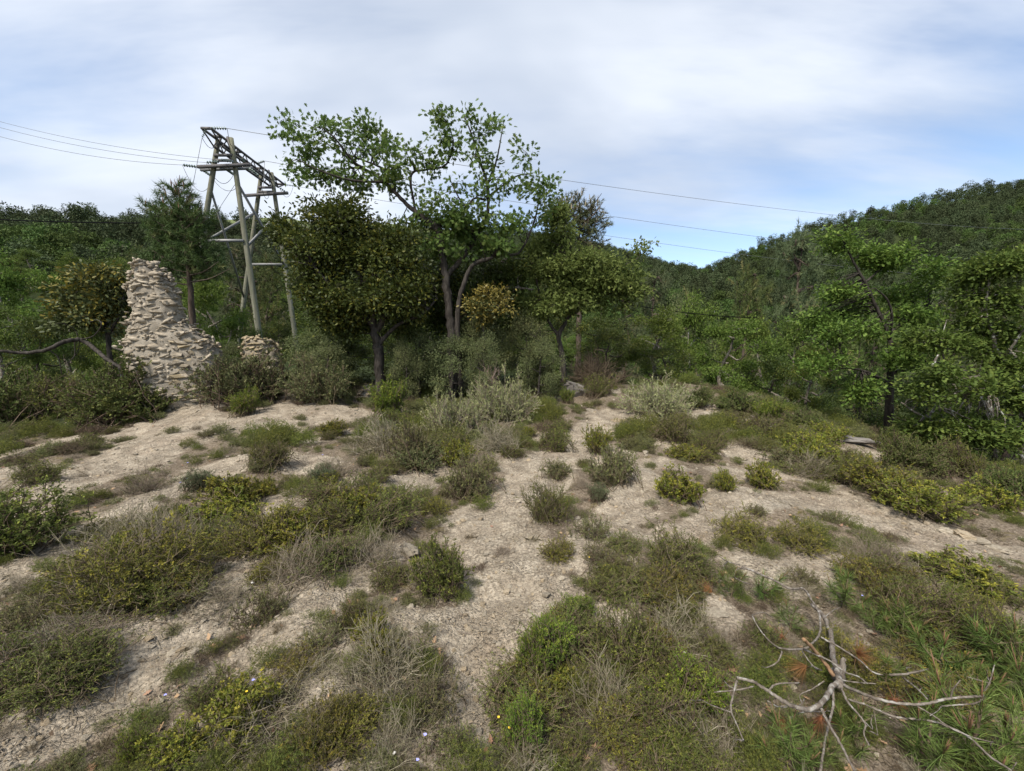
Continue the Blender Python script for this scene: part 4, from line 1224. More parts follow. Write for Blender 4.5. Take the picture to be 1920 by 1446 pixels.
# low scrub under the trees closes the slopes between them
# ---------------------------------------------------------------- stones: a few shared meshes
def rock_mesh(name, seed, mat, cuts=7, smooth_shade=False, flat=0.62, sub=1):
    """an angular stone about 1 x 1 x flat: a ball of points hulled and planed"""
    import bmesh
    r = np.random.default_rng(seed)
    bm = bmesh.new()
    bmesh.ops.create_icosphere(bm, subdivisions=sub, radius=0.5)
    V = np.array([v.co[:] for v in bm.verts])
    V = np.sign(V) * (np.abs(V) / 0.5) ** 0.6 * 0.5
    for k in range(cuts):
        d = unit(r.normal(size=3)); lim = r.uniform(0.26, 0.40)
        over = V @ d - lim
        V = V - np.where(over > 0, over, 0)[:, None] * d
    V *= np.array([1, r.uniform(0.75, 1.0), flat])
    V += r.normal(size=V.shape) * 0.022
    for v, c in zip(bm.verts, V):
        v.co = c
    me = bpy.data.meshes.new(name)
    bm.to_mesh(me); bm.free()
    if smooth_shade:
        for p in me.polygons: p.use_smooth = True
    me.materials.append(M[mat])
    return me
WALL_STONE = [rock_mesh('stone', 400 + i, 'stone', flat=[0.30, 0.42, 0.55, 0.7][i % 4], cuts=14) for i in range(14)]

def ruined_wall(name, centre, levels, deep, label, seed, face_az, n_parts=300, course=0.07, stone_len=0.155):
    """levels: [(height, left, right)] in metres from the centre, along the wall's face; a rubble core with stones bedded in courses"""
    r = np.random.default_rng(seed)
    lv = np.array(levels, float)
    zs = np.arange(lv[0, 0], lv[-1, 0] + 1e-6, 0.06)
    le = np.interp(zs, lv[:, 0], lv[:, 1]); ri = np.interp(zs, lv[:, 0], lv[:, 2])
    ca, sa = math.cos(face_az), math.sin(face_az)
    ex = np.array([ca, sa, 0]); ey = np.array([-sa, ca, 0])
    root = empty(name, centre)
    tag(root, label, 'ruined wall', kind='thing')
    # core
    m = 40
    th = np.linspace(0, 2 * np.pi, m, endpoint=False)
    def ring(k, grow=0.0):
        c = (le[k] + ri[k]) / 2; hx = (ri[k] - le[k]) / 2 + grow; hy = deep * (0.5 - 0.13 * k / len(zs)) + grow
        px = np.sign(np.cos(th)) * np.abs(np.cos(th)) ** 0.6 * hx + c
        py = np.sign(np.sin(th)) * np.abs(np.sin(th)) ** 0.6 * hy
        return px, py
    V = []
    for k in range(len(zs)):
        px, py = ring(k, -0.006)
        wob = 1 + 0.14 * fbm(th * 3 + 3 * seed, np.full(m, zs[k] * 5.0), 4, seed)
        V.append(px[:, None] * ex * 1.0 + (py * wob)[:, None] * ey + np.array([0, 0, zs[k]]))
    V = np.array(V)
    mb = MB()
    idx = np.arange(len(zs) * m).reshape(len(zs), m)
    a = idx[:-1]; b = np.roll(idx, -1, 1)[:-1]; c = np.roll(idx, -1, 1)[1:]; d = idx[1:]
    mb.add(V.reshape(-1, 3), np.stack([a, b, c, d], -1).reshape(-1, 4))
    mb.Fs.append(idx[-1][None])
    mb.build('rubble_core', M['mortar'], root, False)
    # stones in courses round the core, and on its top
    spots = []
    z = lv[0, 0] + 0.03
    while z < lv[-1, 0]:
        k = min(len(zs) - 1, int((z - zs[0]) / 0.06))
        px, py = ring(k, -0.014)
        per = np.hypot(np.diff(np.append(px, px[0])), np.diff(np.append(py, py[0])))
        cum = np.concatenate([[0], np.cumsum(per)])
        s = r.uniform(0, 0.2)
        hh = course * r.uniform(0.7, 1.35)
        while s < cum[-1]:
            L = stone_len * r.choice([0.35, 0.6, 0.9, 1.4, 2.2], p=[.26, .27, .20, .15, .12]) * r.uniform(.85, 1.15)
            q = s + L / 2
            x = np.interp(q % cum[-1], cum, np.append(px, px[0])); y = np.interp(q % cum[-1], cum, np.append(py, py[0]))
            x2 = np.interp((q + .03) % cum[-1], cum, np.append(px, px[0])); y2 = np.interp((q + .03) % cum[-1], cum, np.append(py, py[0]))
            spots.append((x, y, z + r.normal() * 0.05 + 0.07 * float(fbm(np.array(x * 1.7 + seed), np.array(y * 1.7 + z), 2, seed)), math.atan2(y2 - y, x2 - x), L * 1.12, hh))
            s += L
        z += hh * 0.95
    for k in range(1, len(zs)):        # broken shoulders: stones lying on every step of the silhouette
        for old, new, sgn in ((le[k - 1], le[k], 1), (ri[k - 1], ri[k], -1)):
            stepw = (new - old) * sgn
            if stepw > 0.015:
                for j in range(max(1, int(stepw / 0.07)) * 3):
                    spots.append((old + sgn * r.uniform(0, stepw), r.uniform(-0.5, 0.45) * deep, zs[k] + r.uniform(-.02, .04), r.uniform(0, 6.28), stone_len * r.uniform(0.5, 1.2), course * r.uniform(0.6, 1.2)))
    c = (le[-1] + ri[-1]) / 2; hx = (ri[-1] - le[-1]) / 2
    for j in range(26):
        spots.append((c + r.uniform(-1, 1) * hx, r.uniform(-.4, .4) * deep, zs[-1] + r.uniform(-.02, .05), r.uniform(0, 6.28), stone_len * r.uniform(.6, 1.3), course * r.uniform(.7, 1.3)))
    toward = np.array([-centre[0], -centre[1]]); toward = toward / np.linalg.norm(toward)
    cxy = [(s[0] * ex + s[1] * ey)[:2] @ toward for s in spots]
    order = np.argsort(-np.array(cxy))
    backs = MB()
    for n_, i in enumerate(order):
        x, y, z, a, L, hh = spots[i]
        loc = x * ex + y * ey + np.array([0, 0, z])
        me = WALL_STONE[r.integers(len(WALL_STONE))]
        sc = (L * 1.1, max(0.13, min(L, .24)) * r.uniform(0.75, 1.1), hh * r.uniform(1.3, 3.0) * (1.35 if L > .3 else 1))
        eul = Euler((r.normal() * 0.2, r.normal() * 0.24, a + face_az + r.normal() * 0.28))
        if n_ < n_parts:
            o = bpy.data.objects.new('stone', me)
            COL.objects.link(o); o.parent = root
            o.location = loc; o.rotation_euler = eul; o.scale = sc
        else:
            Mx = np.array(Matrix.LocRotScale(Vector(loc), eul, Vector(sc)))
            Vv = np.array([v.co[:] for v in me.vertices]) @ Mx[:3, :3].T + Mx[:3, 3]
            backs.add(Vv, np.array([p.vertices[:] for p in me.polygons]))
    if backs.V:
        tag(backs.build('rear_stones', M['stone'], root), kind='stuff')
    return root

Yw = 9.9
wc = at(330, 748, Yw); wc[2] = float(height(wc[0], wc[1])) - 0.15
s_ = Yw / F_PX
def wl(py, xl, xr):
    return (at(315, py, Yw)[2] - wc[2], (xl - 315) * s_ + 0.27, (xr - 315) * s_ - 0.16)
ruined_wall('ruined_wall', wc, [(-0.3, (240 - 315) * s_, (398 - 315) * s_), wl(745, 232, 392), wl(715, 230, 398), wl(680, 224, 408), wl(655, 223, 405), wl(640, 228, 388), wl(628, 230, 378), wl(615, 232, 362), wl(605, 240, 350),
                                wl(590, 246, 347), wl(570, 241, 345), wl(553, 236, 343), wl(545, 240, 336), wl(530, 250, 330), wl(515, 254, 322), wl(503, 258, 312), wl(494, 262, 298)],
            0.8, 'tall ragged stub of a ruined rubble-stone wall left of the pylon', 41, 0.16)
Yw = 12.0
wc = at(492, 690, Yw); wc[2] = float(height(wc[0], wc[1])) - 0.1
s_ = Yw / F_PX
ruined_wall('ruined_wall', wc, [(0, -.5, .6), (at(490, 660, Yw)[2] - wc[2], (462 - 492) * s_, (522 - 492) * s_), (at(490, 645, Yw)[2] - wc[2], (466 - 492) * s_, (512 - 492) * s_), (at(490, 634, Yw)[2] - wc[2], (468 - 492) * s_, (490 - 492) * s_)],
            0.7, 'low broken wall stump at the foot of the front pylon pole', 42, 0.1, 120)
Yw = 11.4
wc = at(690, 690, Yw); wc[2] = float(height(wc[0], wc[1])) - 0.1
s_ = Yw / F_PX
ruined_wall('ruined_wall', wc, [(0, -.3, .26), (0.22, -.24, .2), (0.36, -.14, .1)],
            0.42, 'small heap of wall stones at the trunk of the broad evergreen oak', 43, 0.2, 80)

# ---------------------------------------------------------------- boulders and rock ledges
ROCKS = []
def boulder(name, px, py, wpx, hpx, label, seed, deep=0.8, cat='rock', rz=0.0, sink=0.3, kind='rock', Y=None):
    p = hit(px, py, 0, 16) if Y is None else at(px, py, Y)
    ROCKS.append((p[0], p[1], wpx * p[1] / F_PX))
    s = p[1] / F_PX
    me = rock_mesh(name, seed, kind, cuts=16, flat=0.9, sub=3)
    tx = bpy.data.meshes
    V = np.array([v.co[:] for v in me.vertices])
    V += unit(V) * ((0.14 if 'ledge' in name else 0.06) * fbm(V[:, 0] * 5 + seed, V[:, 1] * 5 + V[:, 2] * 4, 5, seed, 0.62))[:, None]
    me.vertices.foreach_set('co', V.astype(np.float32).ravel()); me.update()
    o = bpy.data.objects.new(name, me); COL.objects.link(o)
    hgt = hpx * s
    o.scale = (wpx * s, wpx * s * deep, hgt * 1.5 / 0.9)
    o.location = (p[0], p[1] + wpx * s * deep * 0.35, float(height(p[0], p[1])) + hgt * 0.15)
    o.rotation_euler = (0, 0, rz)
    return tag(o, label, cat)
boulder('boulder', 1081, 726, 96, 40, 'grey weathered boulder at the crest below the bent dark trunk', 501, Y=11.6)
boulder('rock_ledge', 1590, 830, 120, 15, 'long low grey rock ledge at the right edge of the slope', 502, 0.45, rz=-0.25)
for k_, (px, py, wp, hp) in enumerate(((1782, 1003, 44, 10), (1818, 1012, 52, 14), (1850, 1024, 40, 12), (1808, 1030, 30, 8), (1880, 1036, 46, 10), (1838, 1042, 28, 7))):
    boulder('rock', px, py, wp, hp, ['upper end piece', 'largest block', 'middle block', 'small block below the largest', 'lower end piece', 'lowest small block'][k_] + ' of the flaking pale outcrop near the right edge', 520 + k_, 0.7, rz=k_ * 1.3, kind='pebble')
boulder('rock', 1345, 1160, 80, 6, 'flat whitish rock patch between the broom thicket and the dead branch', 505, 0.6, kind='pebble')
boulder('rock', 560, 1280, 75, 6, 'flat bluish-white rock patch above the lower-left brush', 506, 0.6, kind='rock')
boulder('rock', 1165, 792, 46, 7, 'pale bedrock patch on the path near the crest', 507, 0.6, kind='pebble')
boulder('rock', 290, 705 + 50, 30, 10, 'squared pale stone lying before the ruined wall', 508, 0.7, kind='pebble')
boulder('rock', 765, 1045, 46, 30, 'pale earth hump beside the round dark-green bush', 509, 0.8, kind='pebble')
boulder('rock', 795, 872, 50, 16, 'pale stony hump in the middle of the slope', 510, 0.7, kind='pebble')
boulder('rock', 640, 815, 44, 9, 'flat pale stone below the small yellow-green cushion', 511, 0.6, kind='pebble')
# ---------------------------------------------------------------- the wooden pylon and its lines
YF, YB = 24.0, 28.7
pyl_base = base_of((YF + YB) / 2, 460)
pylon = empty('transmission_pylon', pyl_base)
tag(pylon, 'wooden twin A-frame pylon with steel lattice beam behind the ruined wall', 'pylon')
def pole_line(a, b, Y):
    """from the top pixel through the lower pixel, down into the ground"""
    A = at(*a, Y); Bp = at(*b, Y)
    d = (Bp - A) / (A[2] - Bp[2])
    z = A[2]; g = float(height(Bp[0], Bp[1]))
    return A, A + d * (A[2] - g + 0.8)
POLES = {'fr': pole_line((433, 259), (487, 635), YF), 'fl': pole_line((409, 263), (371, 500), YF), 'br': pole_line((509, 324), (552, 619), YB), 'bl': pole_line((490, 326), (453, 596), YB)}
for key, (A, Bp) in POLES.items():
    mb = MB()
    t = np.linspace(0, 1, 14)[:, None]
    mb.tubes((A * (1 - t) + Bp * t)[None], np.linspace(0.125, 0.175, 14)[None], 12)
    mb.build('pole', M['pole'], pylon, True, pyl_base)
def on(key, py):
    A, Bp = POLES[key]
    Y = A[1]
    z = at(450, py, Y)[2]
    return A + (Bp - A) * (A[2] - z) / (A[2] - Bp[2])
def strut(name, a, b, w, h, mat='galv', parent=None):
    mb = MB()
    mb.bar(a, b, w, h)
    return mb.build(name, M[mat], parent or pylon, False, pyl_base)
# lattice beam
zb = at(420, 262, YF)[2]
def at_z(px, py, z):
    d = ray(px, py)
    return CAM + d * ((z - CAM[2]) / d[2])
E0, E1 = at_z(386, 240, zb), at_z(527, 346, zb)
bd = unit(E1 - E0); bs = np.array([bd[1], -bd[0], 0.0]); up = np.array([0, 0, 1.0])
HWd, HT = 0.24, 0.26
beam_root = None
for sgn in (-1, 1):
    for lev in (0, 1):
        inset = 0.9 if lev == 0 else 0.0
        a = E0 + bd * inset + bs * sgn * HWd + up * (lev - 1) * HT * 2; b = E1 - bd * inset + bs * sgn * HWd + up * (lev - 1) * HT * 2
        ch = strut('beam_chord', a, b, 0.09, 0.11, 'steel')
nweb = 14
Lb = np.linalg.norm(E1 - E0)
for sgn in (-1, 1):
    for k in range(nweb):
        f0 = 0.9 + (Lb - 1.8) * k / nweb; f1 = 0.9 + (Lb - 1.8) * (k + 1) / nweb
        za, zc = (0, -2 * HT) if k % 2 else (-2 * HT, 0)
        strut('web_bar', E0 + bd * f0 + bs * sgn * HWd + up * za, E0 + bd * f1 + bs * sgn * HWd + up * zc, 0.04, 0.05, 'steel')
    for e, q in ((E0, 0.9), (E1, -0.9)):
        strut('web_bar', e + bs * sgn * HWd, e + bd * q + bs * sgn * HWd - up * 2 * HT, 0.05, 0.07, 'steel')
for f in (0.05, 0.9, Lb * .35, Lb * .65, Lb - 0.9, Lb - 0.05):
    strut('cross_tie', E0 + bd * f - bs * HWd, E0 + bd * f + bs * HWd, 0.10, 0.12, 'steel')
# struts of the A-frames
def across(k1, k2, py, w, h, mat, ext=0.0):
    a, b = on(k1, py), on(k2, py)
    d = unit(b - a)
    return strut('strut', a - d * ext, b + d * ext, w, h, mat)
off = np.array([0, -0.2, 0])
for k1, k2, py, ext in (('fl', 'fr', 293, 0.0), ('bl', 'br', 353, 0.0)):
    for q in (0.0, 0.28):
        a, b = on(k1, py), on(k2, py)
        strut('strut', a + off * 0.6 - up * q, b + off * 0.6 - up * q, 0.10, 0.13, 'steel')
    a, b = on(k1, py - 24), on(k2, py - 24)
    m = (a + b) / 2 + up * 0.35
    strut('knee_brace', on(k1, py) + off * .4, m + (a - b) * 0.22, 0.09, 0.10, 'steel'); strut('knee_brace', on(k2, py) + off * .4, m + (b - a) * 0.22, 0.09, 0.10, 'steel')
strut('low_strut', on('fl', 453) + off, on('fr', 453) + off, 0.10, 0.15, 'galv')
strut('low_strut', on('bl', 497) + off, on('br', 497) + off, 0.10, 0.15, 'galv')
CA = [at(371, 313, YF - .3), at(468, 309, YF - .3)]
strut('crossarm', CA[0], CA[1], 0.12, 0.16, 'steel')
strut('crossarm', at(376, 318.5, YF + .35), at(473, 315, YF + .35), 0.12, 0.16, 'galv')
CB = [at(458, 367, YB - .3), at(540, 362, YB - .3)]
strut('crossarm', CB[0], CB[1], 0.13, 0.17, 'steel')
# crossed braces between the two A-frames
for a, b in (((402, 353, YF, 'fl'), (458, 560, YB, 'bl')), ((378, 457, YF, 'fl'), (476, 398, YB, 'bl')), ((448, 343, YF, 'fr'), (536, 500, YB, 'br')), ((466, 463, YF, 'fr'), (524, 402, YB, 'br'))):
    A, Bq = on(a[3], a[1]), on(b[3], b[1])
    strut('diagonal_brace', A, Bq, 0.09, 0.13, 'galv')
for k1, k2, p1, p2 in (('fl', 'bl', 400, 470), ('fr', 'br', 400, 452)):
    c = (on(k1, p1) + on(k2, p2)) / 2
    strut('gusset_plate', c - up * 0.35, c + up * 0.35, 0.06, 0.5, 'galv')
# insulator strings
def insulator(a, b, n=6, rad=0.085):
    a = np.asarray(a); b = np.asarray(b)
    ts = []; rs = []
    for k in range(n):
        c = (k + 0.5) / n
        for dt, rr in ((-0.32, 0.018), (-0.30, rad), (-0.10, rad * 0.75), (0.0, 0.022), (0.3, 0.018)):
            ts.append(c + dt / n); rs.append(rr)
    mb = MB()
    P = a[None] + (b - a)[None] * np.array(ts)[:, None]
    mb.tubes(P[None], np.array(rs)[None], 8)
    mb.build('insulator', M['glass'], pylon, True, pyl_base)
    return b
i1 = insulator(E0 + bs * 0.3, at(426, 241, YF - .6))
iv = insulator(E0 - up * 0.1, at(379, 258, E0[1]), 5)
mid_b = E0 + bd * Lb * 0.55
i2 = insulator(mid_b + bs * .3, at(496, 302, mid_b[1] + .3))
i3 = insulator(E1 + bs * .2, at(550, 348.5, E1[1] + .3))
i4 = insulator(CA[0], at(342, 309.5, YF - .3))
i5 = insulator(at(410, 303, YF - .3), at(386, 305, YF - .3), 5)
i6 = insulator(at(437, 303, YF - .3), at(413, 300, YF - .3), 5)
i7 = insulator(CB[1] - up * .05, at(524, 352, YB - .4), 5)
i8 = insulator(at(458, 305, YF - .3), at(455, 297, YF - .3), 4)
i9 = insulator(at(468, 316, YF), at(485, 330, YF + .8), 5)
i10 = insulator(at(379, 318, YF + .3), at(396, 330, YF + 1), 5)
i11 = insulator(at(425, 318, YF + .3), at(438, 327, YF + 1.0), 5)

def line(name, a, b, sag, rad, mat, label, parent=None, group=None, n=40):
    a = np.asarray(a, float); b = np.asarray(b, float)
    t = np.linspace(0, 1, n)[:, None]
    P = a * (1 - t) + b * t
    P[:, 2] -= sag * 4 * (t * (1 - t))[:, 0]
    mb = MB()
    mb.tubes(P[None], np.full((1, n), rad), 5)
    if parent is None:
        o = mb.build(name, M[mat], None, True, a)
        o.location = a
        return tag(o, label, 'power line', group)
    return mb.build(name, M[mat], parent, True, pyl_base)
# jumper loops and stays that belong to the pylon
for a, b, s in ((iv, at(410, 262, YF), 0.5), (i1, on('fr', 268), 0.4), (i4, on('fl', 342), 0.9), (i5, i11, 0.8), (i2, i9, 1.1), (i3, i7, 0.7), (i10, on('fr', 350), 0.5), (i11, CB[0], 0.5), (i9, at(505, 365, YB), 0.7)):
    line('jumper_wire', a, b, s, 0.014, 'wire', None, pylon, n=16)
line('stay_wire', iv, at(362, 345, E0[1] - .5), 0.0, 0.013, 'wire', None, pylon, n=6)
line('stay_wire', on('fr', 340), at(405, 400, YF + 3), 0.0, 0.012, 'wire', None, pylon, n=6)
for k, (a, pe, Ye) in enumerate(((i4, (-40, 245), 25.0), (i5, (-40, 228), 27.0), (i6, (-40, 217), 29.0))):
    line('power_line', a, at(*pe, Ye), 0.35, 0.011, 'wire', ['lowest of the three bare lines from the pylon to the left edge', 'middle one of three bare lines from pylon to the left edge', 'uppermost of three bare lines running from pylon to the left edge'][k])
for k, (a, pe, Ye, sg) in enumerate(((i1, (2040, 431), 75.0, 1.6), (i2, (2040, 494), 75.0, 1.6), (i3, (2040, 532), 75.0, 1.6))):
    line('power_line', a, at(*pe, Ye), sg, 0.015, 'wire', ['uppermost bare line running right from the pylon across the sky', 'middle bare line running right from pylon past the skyline pine', 'lowest bare line running right from pylon across the skyline pine'][k], n=70)
line('telephone_cable', at(-60, 409, 21), at(400, 418, 19), 0.10, 0.03, 'cable', 'thick black cable crossing the left ridge skyline')
line('telephone_cable', at(1180, 571, 16), at(1420, 596, 17), 0.10, 0.018, 'cable', 'thin black cable above the bright oaks below the saddle')
# ---------------------------------------------------------------- shrubs: a few of each kind are grown, each plant in the photo is set by itself
def shrub_parts(seed, w=0.8, h=0.5, stems=60, kids=5, per=9, leaf=0.018, ratio=0.35, shape='rhomb', up=0.35, lobes=7, tipp=0.2, bare_from=0.25, twig=0.0022, kidlen=0.22, spread=0.75, dense=0.8, dead=0.0, droop=0.0, flat=0.25, sprawl=0.15):
    r = np.random.default_rng(seed)
    wood, fol = MB(), MB()
    d = randdir(stems, r); d[:, 2] = np.abs(d[:, 2]); d = unit(d + np.array([0, 0, up]))
    ld = randdir(lobes, r); ld[:, 2] = np.abs(ld[:, 2]) * 0.8
    bump_ = 0.62 + 0.5 * np.max(np.clip(d @ unit(ld).T, 0, 1) ** 6, axis=1)
    a = np.stack([d[:, 0] * w / 2, d[:, 1] * w / 2, d[:, 2] * h], -1) * (bump_ * r.uniform(0.75, 1.08, stems))[:, None]
    base = np.stack([r.normal(size=stems) * w * sprawl, r.normal(size=stems) * w * sprawl, np.full(stems, -0.03)], -1)
    m = 6
    S = bow(base, a, m, r, 0.08, -0.1 if up < 0.2 else 0.02)
    S[:, 1:-1] += r.normal(size=S[:, 1:-1].shape) * 0.012 * w
    wood.tubes(S, twig * np.linspace(2.0, 0.8, m)[None] * np.ones((stems, 1)), 3, r.uniform(0, 1, stems))
    # side shoots
    t = r.uniform(bare_from, 1.0, (stems, kids)); seg = np.minimum((t * (m - 1)).astype(int), m - 2); f = t * (m - 1) - seg
    ii = np.arange(stems)[:, None]
    K0 = S[ii, seg] * (1 - f[..., None]) + S[ii, seg + 1] * f[..., None]
    tang = unit(S[ii, seg + 1] - S[ii, seg])
    kd = unit(tang * 0.8 + unit(r.normal(size=tang.shape)) * spread + np.array([0, 0, 0.15 - droop]))
    KL = kidlen * w * r.uniform(0.4, 1.1, t.shape) * (1.15 - 0.5 * t)
    K1 = K0 + kd * KL[..., None]
    K0 = K0.reshape(-1, 3); K1 = K1.reshape(-1, 3); kd = kd.reshape(-1, 3)
    km = 3
    K = bow(K0, K1, km, r, 0.12, 0.05)
    wood.tubes(K, twig * np.linspace(1.1, 0.5, km)[None] * np.ones((len(K), 1)), 3, r.uniform(0, 1, len(K)))
    live = r.uniform(0, 1, len(K)) > dead
    K = K[live]; kd = kd[live]
    n = len(K)
    if per > 0 and n:
        s = r.uniform(0.15, 1.05, (n, per)) ** dense
        u = s[..., None]
        Q = (1 - u) ** 2 * K[:, None, 0] + 2 * u * (1 - u) * K[:, None, 1] + u ** 2 * K[:, None, 2]
        ldir = unit(K[:, None, 2] - K[:, None, 0] + 1e-6) * 0.75 + unit(r.normal(size=Q.shape)) * 0.75
        ht = np.clip(Q[..., 2] / h, 0, 1)
        tv = ((r.uniform(0, 1, n) < tipp)[:, None] * r.uniform(0.5, 1, (n, per))) * np.clip(s, 0, 1)
        vv = np.clip(r.uniform(0, 1, n)[:, None] * 0.65 + r.uniform(0, 0.35, (n, per)), 0, 1)
        leaves(fol, Q.reshape(-1, 3), ldir.reshape(-1, 3), leaf, leaf * ratio, shape, r, flat, vv.ravel(), tv.ravel())
    return wood, fol, (w, h)

SH = {}
def grow_shrub(key, name, seeds, fol_mat, twig_mat, **kw):
    SH[key] = []
    for s in seeds:
        wood, fol, wh = shrub_parts(s, **kw)
        root = empty(name, (0, 0, 0))
        wood.build('twigs', M[twig_mat], root)['kind'] = 'stuff'
        if fol.V:
            fol.build('foliage', M[fol_mat], root)
        SH[key].append([root, False, wh])

# close to the camera
grow_shrub('heath', 'heath_shrub', (601, 602, 603), 'heath', 'browntwig', w=0.7, h=0.36, stems=80, kids=7, per=15, leaf=0.019, ratio=0.27, up=0.3, dead=0.08, tipp=0.25, kidlen=0.26, sprawl=0.22)
grow_shrub('green', 'broom_shrub', (611, 612), 'broom', 'browntwig', w=0.6, h=0.45, stems=80, kids=7, per=16, leaf=0.019, ratio=0.30, up=0.9, dead=0.05, tipp=0.25, spread=0.45, kidlen=0.28, sprawl=0.2)
grow_shrub('bush', 'leafy_shrub', (621, 622), 'heath', 'browntwig', w=0.7, h=0.5, stems=95, kids=8, per=15, leaf=0.022, ratio=0.42, up=0.35, tipp=0.35, kidlen=0.2)
grow_shrub('olive', 'olive_shrub', (631, 632), 'olive', 'browntwig', w=0.8, h=0.4, stems=90, kids=7, per=14, leaf=0.020, ratio=0.38, up=0.25, dead=0.06, tipp=0.3, sprawl=0.22)
grow_shrub('yellow', 'yellow_shrub', (641, 642), 'yellow', 'browntwig', w=0.45, h=0.3, stems=60, kids=7, per=15, leaf=0.019, ratio=0.40, up=0.45, tipp=0.45, sprawl=0.2)
grow_shrub('dead', 'dead_brush', (651, 652, 653), 'thyme', 'deadtwig', w=0.8, h=0.3, stems=60, kids=9, per=6, leaf=0.016, ratio=0.26, up=0.12, dead=0.35, spread=0.95, kidlen=0.3, twig=0.0018, sprawl=0.24)
grow_shrub('thyme', 'thyme_tuft', (661, 662, 663), 'thyme', 'browntwig', w=0.45, h=0.17, stems=60, kids=6, per=11, leaf=0.016, ratio=0.26, up=0.25, dead=0.12, tipp=0.35, twig=0.0014, sprawl=0.24)
# farther up the slope
grow_shrub('far_mound', 'rounded_shrub', (671, 672), 'mound', 'browntwig', w=1.7, h=1.1, stems=130, kids=11, per=13, leaf=0.042, ratio=0.5, shape='rhomb', up=0.3, tipp=0.2, twig=0.005, kidlen=0.16)
grow_shrub('far_grey', 'rounded_shrub', (673, 674), 'grey_mound', 'browntwig', w=1.6, h=0.9, stems=120, kids=11, per=12, leaf=0.036, ratio=0.5, up=0.3, tipp=0.3, twig=0.005, kidlen=0.16)
grow_shrub('far_broom', 'broom_shrub', (681, 682), 'broom', 'browntwig', w=1.1, h=0.8, stems=110, kids=9, per=14, leaf=0.035, ratio=0.3, up=0.8, tipp=0.25, spread=0.5, twig=0.004, kidlen=0.2)
grow_shrub('far_juniper', 'juniper_shrub', (691, 692), 'juniper', 'deadtwig', w=1.8, h=0.7, stems=120, kids=10, per=13, leaf=0.032, ratio=0.42, up=0.15, tipp=0.4, twig=0.005, kidlen=0.15, lobes=12)
grow_shrub('far_yellow', 'yellow_shrub', (695, 696), 'yellow', 'browntwig', w=0.7, h=0.45, stems=80, kids=8, per=12, leaf=0.026, ratio=0.4, up=0.4, tipp=0.4, twig=0.003)
grow_shrub('far_heath', 'heath_shrub', (697, 698), 'heath', 'browntwig', w=1.0, h=0.5, stems=100, kids=8, per=10, leaf=0.028, ratio=0.3, up=0.35, dead=0.12, tipp=0.3, twig=0.003, sprawl=0.22)
grow_shrub('far_thyme', 'thyme_tuft', (664, 665), 'thyme', 'browntwig', w=0.7, h=0.28, stems=80, kids=7, per=10, leaf=0.026, ratio=0.3, up=0.35, dead=0.12, tipp=0.35, twig=0.0025, sprawl=0.24)
grow_shrub('far_dead', 'dead_brush', (654, 655), 'thyme', 'deadtwig', w=1.1, h=0.5, stems=70, kids=9, per=5, leaf=0.024, up=0.15, dead=0.4, spread=0.9, kidlen=0.28, twig=0.003, sprawl=0.22)

def tuft_parts(seed, w=0.3, h=0.3, blades=260, width=0.004, lean=0.5):
    r = np.random.default_rng(seed)
    mb = MB()
    a = r.uniform(0, 6.28, blades); q = np.abs(r.normal(size=blades)) * lean
    B = np.stack([r.normal(size=blades) * w * 0.18, r.normal(size=blades) * w * 0.18, np.full(blades, -0.02)], -1)
    L = h * r.uniform(0.45, 1.1, blades)
    D = unit(np.stack([np.cos(a) * q, np.sin(a) * q, np.ones(blades)], -1))
    side = unit(np.cross(D, np.array([0, 0, 1.0]) + r.normal(size=D.shape) * 0.3))
    mid = B + D * (L * 0.55)[:, None]
    tip = B + D * L[:, None] + np.stack([np.cos(a), np.sin(a), -0.4 * np.ones(blades)], -1) * (L * q * 0.35)[:, None]
    P = np.stack([B - side * width / 2, B + side * width / 2, mid + side * width / 2, tip, mid - side * width / 2], 1)
    mb.cards(P, r.uniform(0, 1, blades), np.zeros(blades))
    return mb, (w, h)
def grow_tuft(key, name, seeds, mat, **kw):
    SH[key] = []
    for s in seeds:
        mb, wh = tuft_parts(s, **kw)
        SH[key].append([mb.build(name, M[mat]), False, wh])
grow_shrub('bluegrass', 'grass_tuft', (701, 702), 'bluegrass', 'browntwig', w=0.5, h=0.3, stems=110, kids=5, per=10, leaf=0.03, ratio=0.10, up=0.9, spread=0.35, kidlen=0.22, tipp=0.0, dead=0.05, twig=0.0016, sprawl=0.2)
grow_tuft('straw', 'dry_grass_tuft', (703, 704), 'straw', w=0.25, h=0.16, blades=90, width=0.003, lean=0.8)

_sr = np.random.default_rng(808)
def take_shrub(key, loc, rot, sc):
    lst = SH[key]
    j = int(_sr.integers(len(lst)))
    for q in range(len(lst)):
        if not lst[q][1]:
            j = q; break
    e = lst[j]
    if not e[1]:
        e[1] = True
        o = e[0]; o.location = loc; o.rotation_euler = (0, 0, rot); o.scale = sc
        return o
    return copy_tree(e[0], loc, rot, sc)

